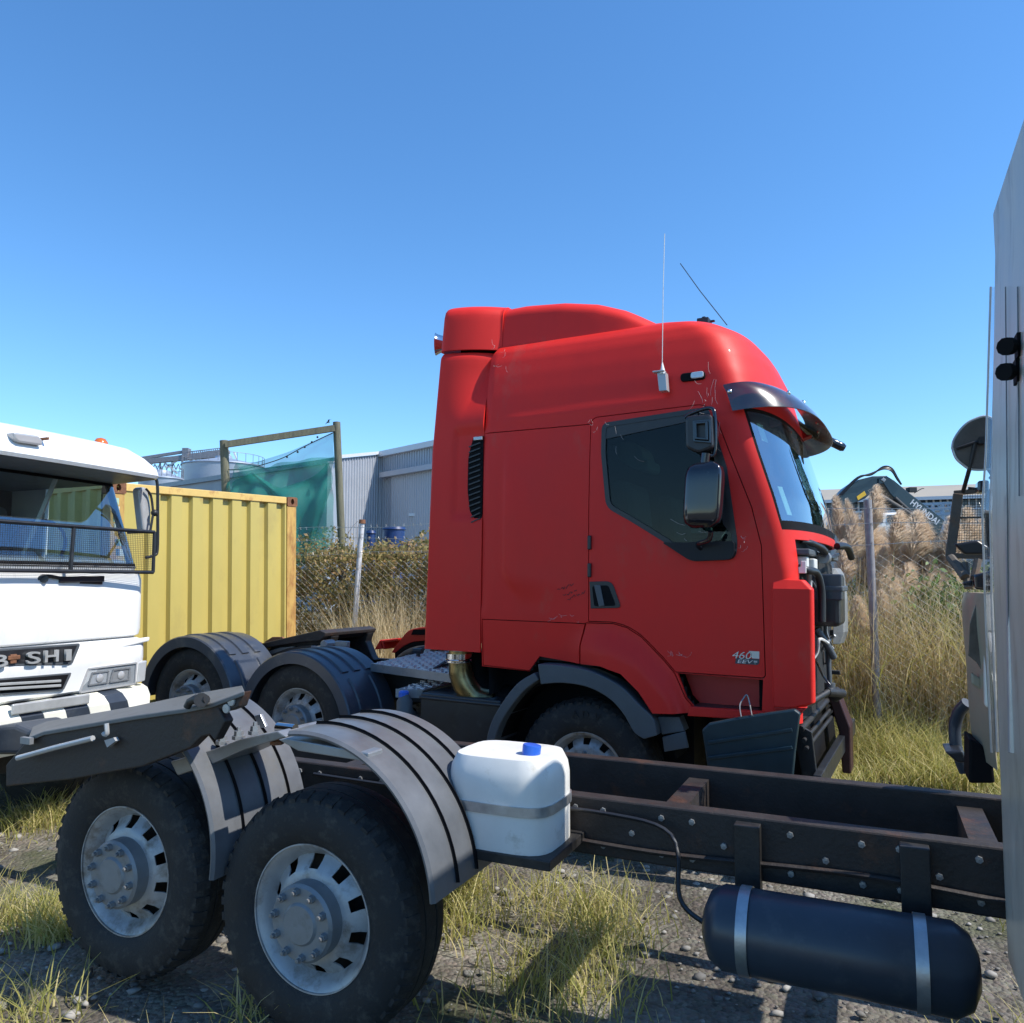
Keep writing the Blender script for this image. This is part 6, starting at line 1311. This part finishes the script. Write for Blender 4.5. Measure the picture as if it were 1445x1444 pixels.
# red pieces lying beyond the frame
rw = empty('red_wheel_arch', Matrix.Translation(T.m @ Vector((-1.6, 2.6, 0))) @ T.m.to_3x3().to_4x4(), 'broken red plastic wheel arch lying behind the black fifth wheel', 'wheel arch')
o_ = Vector((-1.6, 2.6, 0)); TP = lambda x, y, w=2.6: T.w(x, y, w) - o_
b = MB(); b.prism([TP(*q) for q in ((528, 917), (536, 903), (539, 916))], (0, .3, 0)); b.prism([TP(*q) for q in ((537, 903), (540, 904), (543, 915), (541, 917))], (0, .4, 0)); b.prism([TP(*q) for q in ((538, 904), (562, 901), (561, 904), (541, 907))], (0, .4, 0)); b.build('tray', M['red_plastic'], rw, bevel=.006)
b = MB(); A_ = smooth_curve([TP(*q) for q in ((552, 921), (562, 907), (573, 893), (582, 888), (600, 885), (640, 884))], 4); Bq = smooth_curve([TP(*q) for q in ((557, 922), (568, 913), (580, 907), (592, 905), (606, 904), (640, 903))], 4)
b.loft([[a, c, c + Vector((0, .5, 0)), a + Vector((0, .5, 0))] for a, c in zip(A_, Bq)]); b.build('arch', M['red_plastic'], rw, 40, bevel=.006)
b = MB(); b.prism([TP(*q, 2.58) for q in ((580, 896), (583, 889), (600, 888), (600, 896))], (0, .015, 0)); b.build('slot', M['seal'], rw)
b = MB(); b.prism([TP(*q) for q in ((557, 922), (568, 913), (580, 907), (600, 905), (640, 904), (640, 960), (560, 960))], (0, .3, 0)); b.build('liner', M['seal'], rw)
# ================================================================== CREAM TRUCK AT THE RIGHT EDGE
Cr = Frame((1.75, 2.85, 0), -65)
cr = empty('cream_truck', Cr.m, 'cream truck at the right edge, close by, with mirror and wire screen guard', 'truck')
CU = Cr.u
b = MB(); rows = []
def cring(z, uf=0.0, w=0.0, r=.10):
    out = [(-2.0, w, z)]
    for k in range(9):
        a = math.pi / 2 * k / 8; out.append((uf - r + r * math.sin(a), w - r + r * math.cos(a), z))
    return out + [(uf, -2.2, z), (-2.0, -2.2, z)]
def cpx(x, y, u=-.05): return CU(x, y, u)
wt_ = cpx(1405, 430).y; wm_ = cpx(1397, 730).y; wb_ = cpx(1406, 1055).y
zz = [.62, .9, 1.3, 1.7, 2.1, 2.5, 2.9, 3.1, 3.25]
for z in zz: rows.append(cring(z, 0, lerp(z, [1.0, 2.15, 3.1], [wb_, wm_, wt_])))
b.loft(rows); b.build('cab_side', M['silver_paint'], cr, 40)
# clear weather strip on the leading edge
b = MB(); P = [(cpx(1398, 405, .03), cpx(1409, 405, .0)), (cpx(1391, 640, .03), cpx(1403, 640, .0)), (cpx(1386, 720, .03), cpx(1400, 720, .0)), (cpx(1390, 850, .03), cpx(1402, 850, .0)), (cpx(1399, 1062, .03), cpx(1410, 1062, .0))]
b.loft([[a, c] for a, c in P], False, False); b.build('weather_strip', M['clear_lens'], cr, solid=.006)
b = MB(); b.tube([a for a, c in P], .004, 6); b.tube([c + Vector((.01, .004, 0)) for a, c in P], .005, 6); b.build('strip_edge', M['letter_silver'], cr, 60)
b = MB(); b.tube([cpx(1428, 700, -.4), cpx(1433, 1062, -.4)], .02, 8); b.build('rain_channel', M['letter_silver'], cr, 60)
for y0, y1, x0 in ((405, 1062, 1419), (405, 700, 1436)):
    pts = []
    for k in range(9):
        y = y0 + (y1 - y0) * k / 8; wq = lerp(CAM_H + (820 - y) / FPX * 2.3, [1.0, 2.15, 3.1], [wb_, wm_, wt_]); pts.append(Cr.w(x0 + (y - 405) * .008, y, wq + .002))
    b = MB(); b.tube(pts, .0022, 5); b.build('panel_seam', M['hub_grey'], cr, 60)
for y in (489, 525):
    wp_ = lerp(CAM_H + (820 - y) / FPX * 2.4, [1.0, 2.15, 3.1], [wb_, wm_, wt_]); e = Cr.w(1439 + (489 - y) * .05, y, wp_); p = Cr.w(1418 + (489 - y) * .05, y, wp_ + .045); b = MB(); b.tube([p, p + (e - p) * .35, p + (e - p) * .36, e], [.026, .026, .012, .012], 10); b.box((e.x - .03, e.y - .02, e.z - .035), (e.x + .03, e.y + .01, e.z + .035)); b.build('hinge_bolt', M['seal'], cr, 40)
# cream nose below, with trim
def cpr(name, pts, m, u, d=.12, bev=.01, parent=None): b = MB(); b.prism([CU(x, y, u) for x, y in pts], (-d, 0, 0)); return b.build(name, M[m], parent or cr, bevel=bev, seg=3)
b = MB(); rows = []
for y, x in ((836, 1361), (850, 1358), (880, 1359), (930, 1364), (985, 1367), (1030, 1371), (1064, 1377)):
    l = CU(x, y, .45); m_ = CU(x + 5, y, .62); r = CU(1400, y, .62); r2 = CU(1405, y, .1); rows.append([l, l.lerp(m_, .5) + Vector((.05, .005, 0)), m_, r, r2, (l.x - .3, l.y - .04, l.z)])
rows = [[Vector(p) for p in r] for r in rows]
b.loft(rows); b.build('nose_panel', M['cream_paint'], cr, 50)
cpr('side_window', [(1378, 848), (1382, 842), (1384, 900), (1386, 948), (1378, 935), (1366, 925), (1368, 880)], 'window_brown', .25, .01, .002)
cpr('yellow_trim', [(1385, 850), (1398, 846), (1401, 1002), (1388, 995)], 'ivory_paint', .22, .05)
cpr('side_indicator', [(1393, 1000), (1401, 1003), (1406, 1037), (1398, 1036)], 'orange_lens', .20, .05)
cpr('vent_plate', [(1369, 948), (1384, 957), (1386, 975), (1370, 965)], 'cream_paint', .28, .02); 
for k in range(3): cpr('vent_slot', [(1371 + 5 * k, 949 + 4 * k), (1373 + 5 * k, 950 + 4 * k), (1374 + 5 * k, 957 + 4 * k), (1371 + 5 * k, 955 + 4 * k)], 'seal', .285, .004, 0)
p = CU(1393, 869, .2); b = MB(); b.tube([CU(1383, 871, .25), CU(1394, 871, .2)], .008, 8); b.tube([CU(1391, 871, .2), CU(1396, 871, .18)], .019, 10); b.build('catch_bolt', M['gloss_black'], cr, 50)
# bull bar hoop
b = MB(); P = [CU(1365, 992, .75), CU(1354, 1004, .78), CU(1348, 1022, .80), CU(1348, 1045, .80), CU(1352, 1064, .80), CU(1362, 1090, .80)]; b.tube(smooth_curve(P, 6), .026, 12); b.build('bull_bar', M['navy_paint'], cr, 60)
cpr('step_plate', [(1328, 1049), (1352, 1047), (1360, 1064), (1345, 1064)], 'black_plastic', .85, .2)
cpr('undertray', [(1360, 1030), (1378, 1040), (1392, 1064), (1395, 1090), (1360, 1090)], 'seal', .5, .2)
# wire screen guard
gu = .78; b = MB()
def gbar(a, c, w, h=None): b.bar(CU(*a, gu), CU(*c, gu), w, h or w, (1, 0, 0))
gbar((1352, 697), (1341, 784), .040, .03); gbar((1346, 696), (1392, 692), .022); gbar((1334, 784), (1396, 786), .024); gbar((1353, 731), (1396, 730), .009); gbar((1396, 690), (1396, 786), .03)
gg = b.build('screen_guard', M['rusty_guard'], cr, bevel=.003)
b = MB()
for k in range(1, 13): x = 1351 + 3.6 * k; b.bar(CU(x, 697, gu), CU(x - 1.5, 784, gu), .0016, .0016, (1, 0, 0))
for k in range(1, 24): y = 697 + 3.7 * k; b.bar(CU(1345, y, gu), CU(1396, y, gu), .0016, .0016, (1, 0, 0))
g = b.build('guard_mesh', M['dark_metal'], gg); g['kind'] = 'stuff'
b = MB(); P = [CU(1341, 787, .7), CU(1352, 800, .65), CU(1362, 815, .6)]; b.tube(P, .02, 8); b.tube([CU(1362, 795, .65), CU(1366, 830, .6)], .016, 8); b.tube([CU(1380, 790, .6), CU(1372, 830, .55)], .016, 8); b.build('guard_bracket', M['rusty_guard'], gg, 40)
cpr('mount_block', [(1369, 812), (1394, 806), (1394, 834), (1371, 831)], 'gloss_black', .5, .12); cpr('mount_bolt', [(1357, 822), (1370, 819), (1370, 827), (1357, 826)], 'gloss_black', .48, .05, .004)
cpr('mount_block', [(1376, 682), (1392, 681), (1392, 697), (1376, 698)], 'gloss_black', .72, .1); cpr('mount_bolt', [(1365, 688), (1376, 689), (1376, 692), (1365, 692)], 'gloss_black', .72, .03, .002)
cpr('wiper_arm', [(1345, 768), (1378, 763), (1394, 773), (1394, 783), (1360, 783)], 'black_plastic', .66, .05)
# round mirror seen from behind
b = MB(); c = CU(1376, 627, .62); P = []
out = [(1344, 632), (1346, 622), (1353, 610), (1363, 599), (1375, 592), (1392, 588), (1404, 600), (1404, 655), (1392, 662), (1370, 662), (1358, 655), (1349, 646)]
O_ = smooth_curve([CU(*q, .62) for q in out + [out[0]]], 4)[:-1]; c = sum(O_, Vector()) / len(O_)
b.loft([[p for p in O_], [c + (p - c) * .97 + Vector((.03, 0, 0)) for p in O_], [c + (p - c) * .78 + Vector((.075, 0, 0)) for p in O_]]); mr_ = b.build('mirror', M['grey_plastic'], cr, 40)
b = MB(); I = [c + (p - c) * .955 + Vector((-.004, 0, 0)) for p in O_]; b.prism(I, (-.004, 0, 0)); b.build('mirror_back', M['window_brown'], mr_)
b = MB(); n = len(O_); b.tube(O_, .006, 6, True); b.build('mirror_rim', M['letter_silver'], mr_, 60)
b = MB(); b.tube([CU(1350, 633, .60), CU(1374, 625, .60), CU(1392, 622, .60)], .007, 6); b.tube([CU(1376, 626, .60), CU(1368, 662, .62), CU(1359, 694, .74)], .009, 8); b.box(tuple(CU(1380, 628, .61)), tuple(CU(1390, 616, .57))); b.build('mirror_stay', M['dark_metal'], mr_, 40)
wheel(cr, (-1.0, -.30, .48), .48, .26, 'front', False)
b = MB(); b.box((-2.0, -2.2, .45), (.3, -.1, .65)); b.build('chassis', M['dark_metal'], cr)
# ================================================================== GROUND
def ground_mat():
    m = bpy.data.materials.new('yard_dirt'); m.use_nodes = True; nt = m.node_tree; N = nt.nodes; L = nt.links; b = N['Principled BSDF']; b.inputs['Roughness'].default_value = .92
    tc = N.new('ShaderNodeTexCoord')
    def noise(sc, det=8): n = N.new('ShaderNodeTexNoise'); n.inputs['Scale'].default_value = sc; n.inputs['Detail'].default_value = det; n.inputs['Roughness'].default_value = .65; L.new(tc.outputs['Object'], n.inputs[0]); return n.outputs[0]
    v = N.new('ShaderNodeTexVoronoi'); v.inputs['Scale'].default_value = 38; L.new(tc.outputs['Object'], v.inputs[0])
    r1 = N.new('ShaderNodeValToRGB'); r1.color_ramp.elements[0].color = (.10, .085, .065, 1); r1.color_ramp.elements[1].color = (.30, .27, .22, 1); r1.color_ramp.elements[0].position = .35; r1.color_ramp.elements[1].position = .68; L.new(noise(1.6), r1.inputs[0])
    mx = N.new('ShaderNodeMix'); mx.data_type = 'RGBA'; mx.blend_type = 'MULTIPLY'; mx.inputs[0].default_value = .7; L.new(r1.outputs[0], mx.inputs[6]); L.new(v.outputs['Color'], mx.inputs[7])
    hs = N.new('ShaderNodeHueSaturation'); hs.inputs['Saturation'].default_value = .12; L.new(v.outputs['Color'], hs.inputs['Color']); L.new(hs.outputs[0], mx.inputs[7])
    g = N.new('ShaderNodeMapRange'); g.inputs[1].default_value = .52; g.inputs[2].default_value = .62; L.new(noise(.5), g.inputs[0]); mg = N.new('ShaderNodeMix'); mg.data_type = 'RGBA'; L.new(g.outputs[0], mg.inputs[0]); L.new(mx.outputs[2], mg.inputs[6]); mg.inputs[7].default_value = (.075, .085, .035, 1)
    mult = N.new('ShaderNodeMix'); mult.data_type = 'RGBA'; mult.blend_type = 'MULTIPLY'; mult.inputs[0].default_value = 0; L.new(mg.outputs[2], mult.inputs[6]); L.new(mult.outputs[2], b.inputs['Base Color'])
    bp = N.new('ShaderNodeBump'); bp.inputs['Strength'].default_value = .7; bp.inputs['Distance'].default_value = .03; ad = N.new('ShaderNodeMath'); ad.operation = 'SUBTRACT'; L.new(noise(22), ad.inputs[0]); L.new(v.outputs['Distance'], ad.inputs[1]); L.new(ad.outputs[0], bp.inputs['Height']); L.new(bp.outputs[0], b.inputs['Normal']); MAT['yard_dirt'] = m
ground_mat()
xs = np.concatenate([[-3000, -600, -150, -60, -30], np.arange(-20, 20.1, .5), [30, 60, 150, 600, 3000]]); ys = np.concatenate([[-3000, -300, -40, -10], np.arange(-4, 24.1, .5), [40, 80, 200, 800, 4000]])
b = MB(); rows = []
for y in ys: rows.append([(x, y, ground_z(x, y) + (.02 * math.sin(x * 2.3 + y) * math.sin(y * 1.7 - x * .6) if abs(x) < 15 and -3 < y < 20 else 0) - .01) for x in xs])
b.loft(rows, False, False); g = b.build('ground', M['yard_dirt'], None, 180); g['kind'] = 'structure'
# loose stones and weeds in the foreground
bs = []
n = 9000; X = RNG.uniform(-5.5, 5, n); Yq = RNG.uniform(1.0, 7.5, n); sz = .005 + .030 * RNG.random(n) ** 5
ico = [(0, 0, 1), (.894, 0, .447), (.276, .851, .447), (-.724, .526, .447), (-.724, -.526, .447), (.276, -.851, .447), (.724, .526, -.447), (-.276, .851, -.447), (-.894, 0, -.447), (-.276, -.851, -.447), (.724, -.526, -.447), (0, 0, -1)]
icf = np.array([(0,1,2),(0,2,3),(0,3,4),(0,4,5),(0,5,1),(1,6,2),(2,7,3),(3,8,4),(4,9,5),(5,10,1),(6,7,2),(7,8,3),(8,9,4),(9,10,5),(10,6,1),(11,7,6),(11,8,7),(11,9,8),(11,10,9),(11,6,10)])
S_ = np.array(ico)[None] * (sz[:, None, None] * RNG.uniform(.6, 1.3, (n, 12, 1))) * np.array([1.2, 1, .6]) + np.stack([X, Yq, np.array([ground_z(a, c) for a, c in zip(X, Yq)])], 1)[:, None]
leafmat('stone', (.10, .095, .09), (.20, .19, .17), (.36, .34, .31), .85, 0)
np_mesh('gravel', S_.reshape(-1, 3), (icf[None] + (np.arange(n) * 12)[:, None, None]).reshape(-1, 3), 'stone', 'loose grey gravel on the yard floor')
n = 26000; cxy = RNG.uniform([-5, 1.5], [4.5, 7.5], (90, 2)); k = RNG.integers(0, 90, n); P = np.concatenate([cxy[k] + RNG.normal(0, .17, (n, 2)) * (0.4 + RNG.random(90)[k, None]), np.zeros((n, 1))], 1); P[:, 2] = gz(P) - .01
V, F = blades(P, RNG.uniform(.05, .28, n), RNG.uniform(.2, 1.2, n), RNG.uniform(.004, .009, n), 3); np_mesh('weed_tufts', V, F, 'green_blade', 'scattered tufts of weedy grass on the yard floor')
